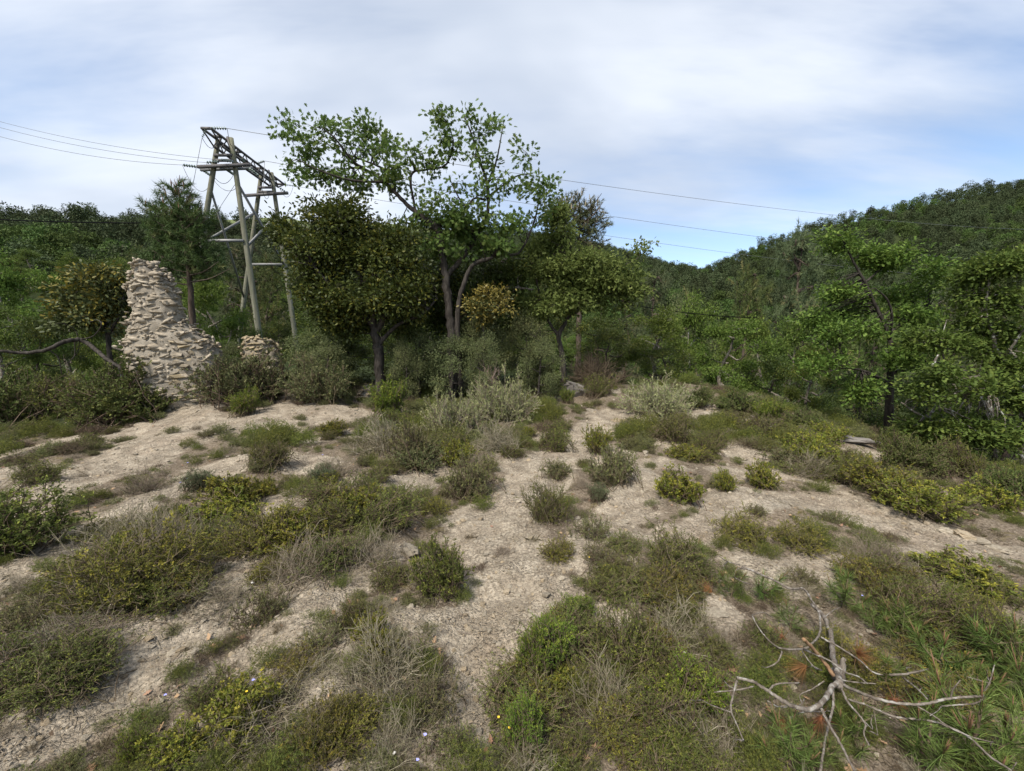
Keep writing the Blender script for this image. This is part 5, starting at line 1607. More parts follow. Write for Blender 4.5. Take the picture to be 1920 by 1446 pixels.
def set_shrub(key, x0, x1, ytop, ybase, label, category='shrub', group=None, Y=None):
    """a plant that spans x0..x1 of the photo, its top at ytop, its front foot at ybase"""
    xc = (x0 + x1) / 2
    if Y is None:
        p = hit(xc, ybase, 0, 15)
    else:
        p = at(xc, ybase, Y)
    Yf = p[1]
    w = (x1 - x0) * Yf / F_PX
    yc = Yf + 0.36 * w
    x = at(xc, ybase, yc)[0]
    g = float(height(x, yc))
    h = at(xc, ytop, yc)[2] - g
    pw, ph = SH[key][0][2]
    sx = w / pw / (0.98 if key.startswith('far') else 0.86)
    h = min(max(h, 0.3 * w), 1.4 * w)
    sz = h / ph / 1.0
    sz = min(max(sz, sx * 0.55), sx * 1.7)
    if not key.startswith('far'):
        sz *= 0.85
    an = _sr.uniform(0.82, 1.2)
    o = take_shrub(key, (x, yc, g - 0.02), _sr.choice([0, math.pi]) + _sr.normal() * 0.4, (sx * 1.04, sx * an, sz))
    return tag(o, label, category, group)

SHRUBS = [
    # along the crest and the ruin
    ('far_grey', 365, 560, 648, 775, 'wide grey-green shrub hiding the right foot of the ruined wall'),
    ('far_grey', 530, 668, 662, 765, 'rounded grey-green shrub right of the wide one beside the wall'),
    ('far_broom', 415, 500, 725, 785, 'small bright green bush at the foot of the wide grey-green shrub'),
    ('far_mound', 135, 340, 672, 805, 'leafy green shrub covering the left foot of the ruined wall'),
    ('far_mound', -40, 150, 672, 800, 'dull green shrub under the bleached branch at the left edge'),
    ('far_heath', 60, 190, 700, 790, 'low olive brush between the two green shrubs left of the wall'),
    ('far_heath', 300, 345, 630, 745, 'slender sapling shrub climbing the face of the ruined wall', ),
    ('far_broom', 684, 782, 700, 795, 'round bright green bush in front of the broad evergreen oak'),
    ('far_mound', 720, 880, 640, 735, 'dark green shrub behind the round bright green bush'),
    ('far_juniper', 780, 935, 725, 835, 'pale yellowish juniper mat, front left half'),
    ('far_juniper', 870, 1015, 698, 800, 'pale yellowish juniper mat, taller rear half below the bare dead shrub'),
    ('far_mound', 985, 1060, 670, 745, 'green shrub left of the grey boulder'),
    ('far_broom', 1040, 1085, 722, 760, 'small green cushion in front of the grey boulder'),
    ('far_heath', 1085, 1160, 700, 750, 'green brush right of the grey boulder'),
    ('far_juniper', 1150, 1310, 705, 790, 'spreading pale green shrub on the crest right of the boulder'),
    ('far_mound', 1270, 1340, 722, 770, 'rounded green shrub on the crest in front of the pale-trunked oak'),
    ('far_mound', 1330, 1420, 726, 785, 'green shrub on the right crest below the broad bright oak'),
    ('far_broom', 1400, 1480, 745, 800, 'soft green shrub where the right crest starts to fall'),
    ('far_mound', 1470, 1560, 765, 812, 'green shrub on the falling crest left of the long rock ledge'),
    ('far_mound', 1640, 1760, 795, 900, 'green shrub right of the long rock ledge'),
    ('far_heath', 1740, 1850, 815, 905, 'grey-green brush under the layered oak'),
    ('far_mound', 1830, 1960, 850, 960, 'dark green shrub at the right edge beneath the layered oak'),
    # middle of the slope
    ('far_yellow', 594, 655, 780, 822, 'small yellow-green cushion on the bare ground below the grey-green shrubs'),
    ('far_heath', 460, 560, 815, 890, 'dark green tussock on the bare ground below the wall'),
    ('bluegrass', 335, 420, 865, 930, 'blue-green flax tussock with pale blue flowers'),
    ('far_yellow', 1090, 1150, 790, 858, 'bright yellow-green bush beside the path near the crest'),
    ('far_thyme', 1095, 1210, 835, 920, 'grey tussock below the bright yellow-green path bush'),
    ('far_yellow', 815, 905, 815, 880, 'yellow-green bush on the grey tussock below the juniper mat'),
    ('far_thyme', 820, 945, 860, 945, 'wide grey-green tussock left of the path'),
    ('far_thyme', 715, 840, 790, 880, 'dark grey-green brush under the juniper mat'),
    ('far_dead', 660, 790, 770, 860, 'grey twiggy brush left of the juniper mat'),
    ('far_dead', 880, 1000, 790, 860, 'dead grey brush under the right end of the juniper mat'),
    ('far_heath', 1000, 1080, 795, 850, 'low green brush between the path and the juniper mat'),
    ('far_thyme', 1010, 1080, 862, 905, 'small grey tussock in the middle of the path'),
    ('heath', 975, 1080, 885, 985, 'round green and grey bush standing on the right side of the path'),
    ('thyme', 1070, 1150, 955, 1018, 'grey-green thyme tuft below the round path bush'),
    ('bluegrass', 1095, 1150, 895, 950, 'small blue-green grass tuft right of the round path bush'),
    ('yellow', 1228, 1320, 862, 945, 'yellow-green cushion bush, left of three on the right slope'),
    ('yellow', 1338, 1386, 868, 925, 'small bright cushion bush, middle of three on the right slope'),
    ('yellow', 1398, 1465, 855, 920, 'bright leaning cushion bush, right one of three on the slope'),
    ('far_heath', 1215, 1300, 770, 835, 'olive brush on the slope below the spreading crest shrub'),
    ('far_heath', 1310, 1370, 800, 845, 'dark green tussock in the middle of the right slope'),
    ('far_thyme', 1380, 1470, 775, 830, 'grey-green brush below the falling right crest'),
    ('far_yellow', 1465, 1560, 800, 850, 'olive cushion left of the long rock ledge'),
    ('far_dead', 1470, 1570, 845, 905, 'brown dry brush on the right slope below the rock ledge'),
    ('far_heath', 1560, 1640, 850, 915, 'dry olive brush in front of the long rock ledge'),
    ('far_yellow', 1640, 1800, 890, 985, 'wide olive-green cushion above the bare ground at right'),
    ('yellow', 1800, 1905, 885, 965, 'yellow-green cushion near the right edge'),
    ('far_thyme', 1690, 1790, 850, 900, 'grey-green brush behind the wide olive cushion'),
    ('olive', 1330, 1440, 945, 1030, 'olive bush left of the bare marl patch'),
    ('olive', 1445, 1550, 965, 1040, 'round olive bush at the lower edge of the bare marl patch'),
    ('thyme', 1535, 1585, 945, 982, 'lone dark tuft on the bare marl patch'),
    ('dead', 1600, 1700, 990, 1070, 'grey dry tuft below the bare marl patch'),
    ('heath', 1190, 1340, 975, 1100, 'dark heathy bush left of the upright pine seedling'),
    ('thyme', 1470, 1540, 1055, 1105, 'small dark green tuft right of the dead branch tip'),
    ('yellow', 1730, 1900, 1030, 1130, 'bright yellow-green bush at the right edge above the pine saplings'),
    ('heath', 1640, 1830, 1080, 1230, 'green bush behind the pine saplings at right'),
    ('olive', 1560, 1680, 1035, 1120, 'green sprigs bush at the top of the pine sapling thicket'),
    ('heath', 1800, 1960, 1120, 1290, 'dark bush at the right edge behind the pine saplings'),
    ('thyme', 1080, 1180, 1010, 1080, 'grey tuft at the upper left of the dark heathy bush'),
    # left side of the slope
    ('bush', -70, 140, 885, 1070, 'dense dark green bush at the left edge'),
    ('far_heath', 30, 120, 858, 912, 'loose green brush behind the dense bush at the left edge'),
    ('dead', 140, 300, 930, 1050, 'grey bare twigs right of the dense left bush'),
    ('dead', 230, 400, 915, 1050, 'tall brown dry brush above the olive-green bush'),
    ('olive', 150, 400, 965, 1150, 'big olive-green bush with dry twigs on the left'),
    ('yellow', 360, 500, 905, 1000, 'yellow-flowered green bush at the top of the left thicket'),
    ('olive', 430, 590, 920, 1060, 'yellowish olive bush in the middle of the left thicket'),
    ('heath', 540, 700, 890, 980, 'flat-topped green bush at the upper right of the left thicket'),
    ('bluegrass', 570, 640, 860, 915, 'grey-green grass tuft above the flat-topped green bush'),
    ('heath', 630, 800, 900, 1010, 'green and grey bush right of the flat-topped bush'),
    ('dead', 480, 640, 985, 1110, 'tangled grey dead brush under the left thicket'),
    ('thyme', 440, 560, 1050, 1180, 'grey-green brush hanging at the lower end of the left thicket'),
    ('dead', 620, 760, 985, 1090, 'grey dead brush left of the round dark-green bush'),
    ('bush', 770, 880, 985, 1135, 'round dark-green bush beside the main path'),
    ('heath', 690, 780, 1040, 1110, 'loose green sprigs at the left of the round dark-green bush'),
    ('thyme', 0, 130, 1100, 1210, 'grey brush at the left edge below the pale track'),
    ('dead', 40, 250, 1130, 1280, 'wide grey-green brush at the lower left above the pale track'),
    ('thyme', 20, 200, 1200, 1330, 'grey-green brush sloping down at the lower left'),
    ('dead', 100, 270, 1050, 1150, 'dry brown grass-like brush below the olive-green bush'),
    ('thyme', 300, 350, 1165, 1200, 'lone small dark tuft in the middle of the pale left track'),
    ('yellow', 655, 730, 1130, 1215, 'bright yellow-green sprig bush at the head of the lower brush'),
    ('heath', 620, 700, 1110, 1190, 'dark green sprigs beside the bright yellow-green sprig bush'),
    ('dead', 640, 830, 1150, 1330, 'wide dark dead brush left of the lower path'),
    ('thyme', 560, 660, 1160, 1230, 'grass-like green tuft on the pale left track'),
    ('dead', 400, 620, 1290, 1430, 'grey dead brush with woody stems at the bottom left'),
    ('green', 220, 300, 1330, 1450, 'dark green sprigs at the bottom left beside the pale track'),
    ('yellow', 270, 400, 1350, 1470, 'yellowish bush at the bottom left edge'),
    ('olive', 540, 680, 1265, 1440, 'yellow-green leafy bush at the bottom, left of the path'),
    ('thyme', 740, 870, 1230, 1380, 'grey wispy tuft beside the lower path'),
    ('dead', 660, 800, 1330, 1450, 'brown dead brush with fallen leaves at the bottom'),
    ('thyme', 790, 900, 1350, 1440, 'grass-like green tuft where the path meets the bottom'),
    # the big thicket right of the path
    ('green', 945, 1060, 1145, 1300, 'upright bright green broom at the left of the big thicket'),
    ('green', 920, 1050, 1270, 1440, 'dark green leafy bush at the lower left of the big thicket'),
    ('yellow', 1010, 1090, 1240, 1310, 'yellow sprigs in the middle left of the big thicket'),
    ('heath', 1090, 1260, 1120, 1290, 'grey-green heath at the top of the big thicket'),
    ('dead', 1060, 1240, 1220, 1380, 'bleached bare twigs in the middle of the big thicket'),
    ('heath', 1200, 1340, 1190, 1350, 'green heath at the right of the big thicket'),
    ('olive', 1100, 1250, 1300, 1430, 'olive sprigs at the bottom of the big thicket'),
    ('dead', 1230, 1400, 1300, 1450, 'grey twigs at the lower right of the big thicket'),
    ('heath', 1090, 1220, 1060, 1150, 'dark green bush with tiny yellow flowers above the big thicket'),
    ('heath', 1190, 1310, 1090, 1170, 'low green bush above the right end of the big thicket'),
    ('dead', 1180, 1340, 1120, 1230, 'grey dead brush above the green heath of the big thicket'),
]
for s in SHRUBS:
    set_shrub(*s)

# the thickets: many bushes grown into one another
def inside(poly, x, y):
    c = False; j = len(poly) - 1
    for i in range(len(poly)):
        (xi, yi), (xj, yj) = poly[i], poly[j]
        if (yi > y) != (yj > y) and x < (xj - xi) * (y - yi) / (yj - yi) + xi:
            c = not c
        j = i
    return c
THICKETS = [
    ('crowded into the thicket left of the main path', [(150, 1150), (100, 1060), (250, 970), (380, 940), (560, 900), (700, 890), (800, 940), (760, 1000), (640, 1080), (480, 1090), (380, 1130)], ['olive', 'olive', 'heath', 'heath', 'yellow', 'dead'], 30, (0.35, 0.62)),
    ('crowded into the big thicket right of the lower path', [(940, 1440), (950, 1270), (980, 1180), (1090, 1140), (1110, 1050), (1200, 1000), (1330, 1020), (1300, 1150), (1350, 1300), (1400, 1440)], ['heath', 'heath', 'heath', 'green', 'olive', 'dead'], 32, (0.26, 0.45)),
    ('in the brush left of the lower path', [(400, 1440), (430, 1330), (640, 1170), (700, 1130), (810, 1210), (830, 1330), (790, 1440)], ['heath', 'olive', 'thyme', 'yellow', 'dead'], 16, (0.22, 0.36)),
    ('in the brush at the lower left edge', [(-40, 1330), (-40, 1110), (130, 1090), (250, 1140), (220, 1220), (100, 1310)], ['thyme', 'dead', 'heath'], 14, (0.3, 0.5)),
    ('behind the pine saplings at the right edge', [(1640, 1180), (1620, 1090), (1700, 1060), (1900, 1110), (1940, 1290), (1720, 1240)], ['heath', 'olive', 'heath', 'dead'], 16, (0.3, 0.5)),
    ('on the right slope below the crest', [(1180, 800), (1400, 770), (1640, 830), (1800, 900), (1650, 930), (1450, 880), (1250, 860)], ['far_heath', 'far_yellow', 'far_thyme', 'far_heath'], 26, (0.5, 0.9)),
    ('on the slope left of the ruined wall foot', [(-40, 880), (-40, 800), (200, 800), (330, 795), (200, 860)], ['far_heath', 'far_thyme'], 7, (0.35, 0.6)),
    ('around the pale juniper mat', [(640, 850), (720, 790), (1000, 760), (1060, 800), (960, 860), (800, 880)], ['far_thyme', 'far_heath', 'far_dead', 'far_grey'], 20, (0.5, 0.95)),
    ('along the crest in front of the trees', [(400, 720), (520, 690), (760, 705), (1000, 705), (1060, 715), (1000, 745), (700, 745), (500, 745)], ['far_grey', 'far_mound', 'far_heath', 'far_mound'], 16, (0.7, 1.3)),
]
WORD = {'olive': 'olive bush', 'heath': 'green heath bush', 'yellow': 'yellow-green bush', 'dead': 'dry twiggy bush', 'green': 'bright broom bush', 'thyme': 'grey-green thyme tuft', 'far_heath': 'green heath bush', 'far_yellow': 'yellow-green cushion', 'far_thyme': 'grey-green thyme tuft', 'far_dead': 'dry twiggy bush', 'far_grey': 'grey-green rounded bush', 'far_mound': 'dull green rounded bush'}
kr = np.random.default_rng(4141)
for where, poly, kinds, n, (w0, w1) in THICKETS:
    xs = [q[0] for q in poly]; ys = [q[1] for q in poly]
    done = 0
    while done < n:
        px, py = kr.uniform(min(xs), max(xs)), kr.uniform(min(ys), max(ys))
        if not inside(poly, px, py):
            continue
        done += 1
        p = hit(px, py, 0, 13)
        key = str(kr.choice(kinds))
        pw, ph = SH[key][0][2]
        w = kr.uniform(w0, w1); s = w / pw
        o = take_shrub(key, (p[0], p[1], float(height(p[0], p[1])) - 0.02), kr.uniform(0, 6.28), (s * kr.uniform(0.9, 1.45), s * kr.uniform(0.8, 1.2), s * kr.uniform(0.55, 1.0)))
        tag(o, f'{WORD[key]} {where}', 'shrub', f'bushes {where}')

# the bare dead shrub, reddish, before the trees
wood, fol, wh = shrub_parts(720, w=1.15, h=1.75, stems=26, kids=16, per=0, up=0.8, twig=0.006, kidlen=0.30, spread=0.7, bare_from=0.3, sprawl=0.03)
p = at(915, 715, 10.6)
o = empty('dead_shrub', (p[0], p[1], float(height(p[0], p[1]))))
wood.build('twigs', M['redtwig'], o)['kind'] = 'stuff'
limb_mb = MB(); limb(limb_mb, [(0, 0, -.1), (0.02, 0, .4), (-0.03, 0, .8), (0.05, 0, 1.2)], [0.03, 0.026, 0.02, 0.008], sides=6)
limb_mb.build('stem', M['redtwig'], o, True)
tag(o, 'leafless reddish-grey dead shrub in front of the tall oak', 'shrub')
wood, fol, wh = shrub_parts(721, w=2.2, h=1.2, stems=60, kids=16, per=0, up=0.2, twig=0.006, kidlen=0.3, spread=0.9, sprawl=0.12)
p = at(1115, 690, 12.6)
o = empty('dead_shrub', (p[0], p[1], float(height(p[0], p[1]))))
wood.build('twigs', M['browntwig'], o)['kind'] = 'stuff'
tag(o, 'brown twiggy dead thicket behind the grey boulder', 'shrub')

# ---------------------------------------------------------------- small tufts all over the scrubby ground
tr = np.random.default_rng(909)
N = 1600
ty = tr.uniform(1.2, 11.5, N) ** 1.0
tx = tr.uniform(-1.45, 1.45, N) * ty
tb = bare(tx, ty)
keep = (tr.uniform(0, 1, N) > tb * 1.02) & (np.hypot(tx, ty) > 1.2)
tx, ty = tx[keep], ty[keep]
tz = height(tx, ty)
inview = np.abs(tx / ty) < 1.25
order = np.argsort(np.where(inview, ty, 99))
NT_ = 150
named = {'dead': ('small dead brush on the scrubby slope between larger bushes', 'small dead brush clumps'), 'thyme': ('small grey-green thyme tuft among the larger bushes of the slope', 'small thyme tufts'),
         'far_thyme': ('small grey-green thyme tuft among the larger bushes of the slope', 'small thyme tufts'), 'far_dead': ('small dead brush on the scrubby slope between larger bushes', 'small dead brush clumps'),
         'heath': ('small heathy sprig bush on the scrubby slope between larger bushes', 'small heath bushes'), 'far_heath': ('small heathy sprig bush on the scrubby slope between larger bushes', 'small heath bushes'),
         'olive': ('small olive sprig bush on the scrubby slope between larger bushes', 'small olive bushes'), 'far_yellow': ('small olive sprig bush on the scrubby slope between larger bushes', 'small olive bushes')}
pickable = np.array(order[:int(inview.sum())])
solo = set(tr.choice(pickable, min(NT_, len(pickable)), replace=False).tolist())
rest_i = []
for i in range(len(tx)):
    if i in solo:
        near_ = ty[i] < 4.5
        key = tr.choice(['dead', 'thyme', 'thyme', 'heath', 'olive'] if near_ else ['far_thyme', 'far_thyme', 'far_heath', 'far_dead', 'far_yellow'])
        s = tr.uniform(0.3, 0.6)
        o = take_shrub(key, (tx[i], ty[i], tz[i] - 0.01), tr.uniform(0, 6.28), (s, s, s * tr.uniform(0.7, 1.1)))
        side = 'left of the main path' if tx[i] < 0.12 * ty[i] else 'right of the main path'
        far_ = 'close to the camera' if ty[i] < 2.6 else ('halfway up the slope' if ty[i] < 6 else 'near the crest')
        kindword = named[key][0].split(' on ')[0].split(' among ')[0]
        tag(o, f'{kindword} {side}, {far_}', 'shrub', named[key][1])
    else:
        rest_i.append(i)
rest_i = np.array(rest_i)
def first_part(key, j, nm):
    o = SH[key][j][0]
    return next((c for c in o.children if c.name.startswith(nm)), o)
cover_protos = [first_part('thyme', 0, 'twigs'), first_part('thyme', 1, 'foliage'), first_part('heath', 0, 'foliage'), first_part('dead', 1, 'twigs'), first_part('thyme', 2, 'foliage'), SH['straw'][0][0], SH['straw'][1][0]]
for e, (px, py, lb) in zip(SH['straw'], ((880, 1010, 'thin dry grass tuft at the left edge of the path'), (1000, 1015, 'thin dry grass tuft curled over in the middle of the path'))):
    p = hit(px, py); e[0].location = p; e[0].scale = (.5, .5, .5); e[1] = True; tag(e[0], lb, 'grass')
# ---------------------------------------------------------------- ground cover nobody could count
cr = np.random.default_rng(1212)
def spots(n, ylo, yhi, power, want):
    u = cr.uniform(0, 1, n)
    y = ylo * (yhi / ylo) ** (u ** power)
    x = cr.uniform(-1.5, 1.5, n) * np.maximum(y, 1.4)
    b = bare(x, y)
    k = cr.uniform(0, 1, n) < want(b)
    for rx, ry, rw in ROCKS:
        k &= np.hypot(x - rx, (y - ry)) > rw * 0.75
    x, y = x[k], y[k]
    return x, y, height(x, y)
# dry low brush and litter
x, y, z = spots(4200, 1.0, 13, 0.9, lambda b: np.clip(1.0 - 1.1 * b, 0.03, 1))
x = np.concatenate([x, tx[rest_i]]); y = np.concatenate([y, ty[rest_i]]); z = np.concatenate([z, tz[rest_i]])
n = len(x)
rot = np.stack([cr.normal(size=n) * 0.15, cr.normal(size=n) * 0.15, cr.uniform(0, 6.28, n)], -1)
stuff_on_points('dry_undergrowth', np.stack([x, y, z - 0.01], -1), rot, cr.uniform(0.18, 0.5, n) * np.clip(0.7 + y * 0.06, 0.75, 1.35), cover_protos, cr.choice(7, n, p=[.12, .24, .12, .04, .24, .12, .12]), 'low dry undergrowth of thyme, twigs and grass between the bushes', 'undergrowth')

# a coarser cover towards the crest
x, y, z = spots(1500, 6.5, 15, 1.0, lambda b: np.clip(1.0 - 1.05 * b, 0.05, 1))
n = len(x)
rot = np.stack([cr.normal(size=n) * 0.15, cr.normal(size=n) * 0.15, cr.uniform(0, 6.28, n)], -1)
crest_protos = [first_part('far_thyme', 0, 'foliage'), first_part('far_thyme', 1, 'foliage'), first_part('far_heath', 0, 'foliage'), first_part('far_thyme', 0, 'twigs'), SH['straw'][0][0]]
stuff_on_points('crest_undergrowth', np.stack([x, y, z - 0.01], -1), rot, cr.uniform(0.3, 0.85, n), crest_protos, cr.choice(5, n, p=[.3, .25, .15, .15, .15]), 'low grey-green scrub covering the crest between the larger shrubs', 'undergrowth')

# stones on the marl
PEB = [rock_mesh('stone', 900 + i, 'pebble', cuts=8, flat=[0.35, 0.5, 0.7][i % 3]) for i in range(9)]
peb_objs = []
STONES = [(655, 1222, 34, 'yellowish flat stone on the pale left track'), (390, 1222, 26, 'ochre stone patch on the pale left track'), (325, 1258, 16, 'small ochre stone on the pale left track'), (295, 1275, 16, 'small ochre chip low on the pale left track'),
          (205, 1335, 18, 'yellow stone at the lower part of the pale left track'), (390, 1115, 14, 'pale stone under the olive-green bush'), (75, 1385, 20, 'whitish flat stone near the bottom left corner'), (900, 975, 15, 'white stone at the left edge of the path'),
          (845, 965, 18, 'white stone cluster piece left of the path'), (860, 980, 14, 'smaller white stone beside the path'), (1035, 1140, 26, 'reddish flat stone in the middle of the path'), (1210, 850, 16, 'white stone on the right slope'), (435, 805, 14, 'white stone below the wall'),
          (950, 1110, 18, 'pale round stone on the main path'), (905, 1135, 16, 'pale angular stone low on the main path'), (980, 1180, 15, 'pale stone on the lower path'), (870, 1255, 15, 'pale stone beside the lower brush'), (1365, 1215, 14, 'pale stone below the whitish rock patch'), (550, 1180, 14, 'ochre pebble on the pale track by the brush'), (500, 1145, 16, 'pale pebble at the head of the left track')]
for k, (px, py, wpx, lb) in enumerate(STONES):
    p = hit(px, py); s = wpx * p[1] / F_PX
    o = bpy.data.objects.new('stone', PEB[k % 9]); COL.objects.link(o)
    o.location = (p[0], p[1], p[2] + s * 0.1); o.scale = (s, s, s); o.rotation_euler = (cr.normal() * .2, cr.normal() * .2, cr.uniform(0, 6.28))
    tag(o, lb, 'stone'); peb_objs.append(o)
x, y, z = spots(110000, 1.0, 12, 0.85, lambda b: 0.12 + 0.88 * b)
n = len(x)
rot = np.stack([cr.normal(size=n) * 0.25, cr.normal(size=n) * 0.25, cr.uniform(0, 6.28, n)], -1)
size = 0.005 + 0.013 * cr.uniform(0, 1, n) ** 2.6 + (cr.uniform(0, 1, n) < 0.06) * cr.uniform(0, 0.035, n)
size += (cr.uniform(0, 1, n) < 0.010) * cr.uniform(0.015, 0.05, n)
size *= np.clip(0.8 + y * 0.12, 0.8, 2.0)
stuff_on_points('gravel', np.stack([x, y, z + size * 0.08], -1), rot, size, peb_objs[:9], cr.integers(0, 9, n), 'loose pale marl gravel scattered over the slope', 'gravel')

# fallen leaves and needles
def curled_leaf(seed):
    r = np.random.default_rng(seed)
    mb = MB()
    s = LEAF['oak'].copy(); s[:, 1] *= 0.75
    P = np.stack([s[:, 0] - .5, s[:, 1], 0.12 * np.abs(s[:, 1]) * 2 + 0.1 * (s[:, 0] - .5) ** 2 * r.uniform(.5, 3)], -1)
    mb.cards(P[None], np.array([r.uniform()]), np.zeros(1))
    return mb
lp = []
for k, (px, py, lb) in enumerate(((740, 1323, 'orange fallen oak leaf on the brown litter at the bottom'), (570, 1405, 'reddish fallen oak leaf by the yellow-green leafy bush'), (1375, 1262, 'tan fallen oak leaf beside the dead branch'), (1500, 1412, 'tan fallen oak leaf under the dead branch near the bottom'))):
    p = hit(px, py); o = curled_leaf(50 + k).build('fallen_leaf', M['oak_litter'])
    o.location = (p[0], p[1], p[2] + 0.02); o.scale = (0.07, 0.07, 0.07); o.rotation_euler = (cr.normal() * .3, cr.normal() * .3, cr.uniform(0, 6))
    tag(o, lb, 'leaf'); lp.append(o)
x, y, z = spots(2600, 1.0, 9, 0.9, lambda b: np.clip(0.8 - b, 0.02, 1))
n = len(x)
rot = np.stack([cr.normal(size=n) * 0.5, cr.normal(size=n) * 0.5, cr.uniform(0, 6.28, n)], -1)
stuff_on_points('leaf_litter', np.stack([x, y, z + 0.012], -1), rot, cr.uniform(0.025, 0.055, n), lp, cr.integers(0, 4, n), 'brown fallen oak leaves scattered through the scrub', 'leaf litter')

# broken twigs on the bare ground
tw_objs = []
for k, (px, py, lb) in enumerate(((905, 1040, 'short broken twig on the left edge of the path'), (1010, 1075, 'short broken twig lying across the path'), (350, 1230, 'short broken twig on the pale left track'))):
    mb = MB()
    q = np.random.default_rng(60 + k)
    limb(mb, np.stack([np.linspace(-.5, .5, 5), q.normal(size=5) * .06, q.normal(size=5) * .03 + .04], -1), [.02, .022, .018, .016, .008], n=9, sides=4, r=q)
    mb.tubes(bow(np.array([[0, 0, .04]]), np.array([[.25, .22, .08]]), 4, q), np.array([[.014, .012, .01, .005]]), 3)
    o = mb.build('broken_twig', M['deadtwig']); p = hit(px, py)
    o.location = (p[0], p[1], p[2] + .004); o.scale = (.09, .09, .09); o.rotation_euler = (0, 0, q.uniform(0, 6))
    tag(o, lb, 'twig'); tw_objs.append(o)
x, y, z = spots(9000, 1.0, 9, 0.9, lambda b: 0.25 + 0.5 * b)
n = len(x)
rot = np.stack([cr.normal(size=n) * 0.12, cr.normal(size=n) * 0.12, cr.uniform(0, 6.28, n)], -1)
stuff_on_points('twig_litter', np.stack([x, y, z + 0.003], -1), rot, cr.uniform(0.02, 0.10, n), tw_objs, cr.integers(0, 3, n), 'tiny broken twigs and needles strewn over the bare soil', 'litter')
# ---------------------------------------------------------------- the dead branch in front, traced limb by limb over the ground
db_base = hit(1573, 1290, 0.1)
dead_root = empty('dead_branch', db_base)
tag(dead_root, 'bleached dead pine branch sprawling over the pine saplings at the lower right', 'dead branch')
def cp(cx, cy): return (1300 + cx / 3.097, 1040 + cy / 3.097)
DB = [
    ('limb', [(285, 70), (430, 130), (560, 195), (640, 200), (690, 270), (730, 340), (735, 450), (690, 515), (635, 548), (515, 545), (440, 500), (370, 410), (340, 350)], 3.6, 1.2, 0.16, 0.30),
    ('stem', [(690, 290), (760, 365), (800, 470), (815, 600), (840, 690), (845, 760)], 5.0, 7.5, 0.10, 0.16),
    ('limb', [(850, 740), (800, 775), (755, 850), (680, 900), (600, 888), (520, 850), (430, 790), (350, 740), (255, 715)], 7.0, 3.6, 0.16, 0.22),
    ('broken_stub', [(810, 700), (745, 605), (685, 535), (640, 490)], 5.5, 4.5, 0.18, 0.38),
    ('limb', [(850, 745), (940, 790), (1060, 835), (1200, 865), (1350, 865), (1500, 835), (1690, 820)], 4.4, 2.6, 0.16, 0.28),
    ('twig', [(740, 480), (850, 540), (960, 610), (1040, 680), (1100, 700)], 2.8, 1.6, 0.26, 0.2),
    ('twig', [(640, 550), (780, 610), (880, 680), (960, 710), (1010, 750)], 2.8, 1.6, 0.28, 0.18),
    ('twig', [(255, 730), (235, 800), (218, 900), (250, 980), (292, 1080)], 3.2, 1.5, 0.2, 0.06),
    ('twig', [(218, 915), (120, 880), (50, 845)], 2.0, 1.0, 0.16, 0.10),
    ('twig', [(350, 765), (260, 785), (120, 800)], 2.0, 1.4, 0.18, 0.14),
    ('twig', [(860, 780), (900, 860), (960, 930), (1000, 990), (990, 1040), (1022, 1112)], 3.4, 1.4, 0.16, 0.10),
    ('twig', [(810, 780), (812, 880), (792, 960), (770, 1060), (738, 1257)], 3.4, 2.8, 0.14, 0.06),
    ('twig', [(740, 890), (790, 990), (860, 1110), (935, 1257)], 3.8, 3.0, 0.16, 0.10),
    ('twig', [(900, 840), (1020, 880), (1180, 945), (1360, 960), (1480, 1000), (1600, 1060), (1720, 1170), (1850, 1255)], 3.0, 2.6, 0.14, 0.22),
    ('twig', [(1300, 880), (1400, 940), (1500, 1010), (1620, 1060), (1740, 1090)], 2.2, 1.2, 0.22, 0.2),
    ('twig', [(1220, 715), (1300, 780), (1360, 840)], 2.6, 1.8, 0.2, 0.24),
    ('twig', [(1140, 700), (1250, 690), (1360, 665)], 3.0, 2.0, 0.2, 0.26),
    ('twig', [(1690, 820), (1650, 860), (1570, 870), (1440, 880)], 2.4, 1.6, 0.28, 0.2),
    ('twig', [(1655, 870), (1668, 910), (1682, 965)], 1.6, 0.8, 0.24, 0.12),
    ('twig', [(1495, 832), (1510, 780), (1550, 730)], 2.0, 1.2, 0.26, 0.34),
    ('twig', [(1680, 800), (1720, 740), (1748, 640)], 2.0, 1.0, 0.28, 0.4),
    ('twig', [(1720, 745), (1660, 730), (1590, 710)], 1.6, 0.8, 0.3, 0.3),
    ('twig', [(630, 560), (690, 640), (745, 672)], 2.0, 1.0, 0.26, 0.2),
    ('twig', [(517, 560), (490, 620), (430, 655), (395, 650)], 2.2, 1.0, 0.24, 0.12),
    ('twig', [(440, 785), (490, 750), (612, 745)], 2.4, 1.8, 0.2, 0.24),
    ('twig', [(430, 850), (500, 885), (600, 880)], 2.0, 1.0, 0.14, 0.1),
    ('twig', [(290, 75), (250, 90), (235, 130)], 2.4, 1.2, 0.2, 0.1),
    ('twig', [(270, 60), (200, 40), (150, 10)], 1.6, 0.8, 0.1, 0.04),
    ('twig', [(960, 930), (1010, 985), (1040, 1015)], 1.4, 0.7, 0.1, 0.12),
    ('twig', [(1050, 920), (1060, 980), (1072, 1050)], 1.6, 0.8, 0.12, 0.08),
    ('twig', [(560, 950), (640, 915), (770, 912)], 2.0, 1.2, 0.12, 0.1),
    ('twig', [(760, 735), (690, 780), (620, 815), (630, 860)], 1.8, 1.0, 0.14, 0.1),
    ('twig', [(830, 720), (930, 740), (1060, 750)], 2.4, 1.2, 0.16, 0.16),
]
dr = np.random.default_rng(77)
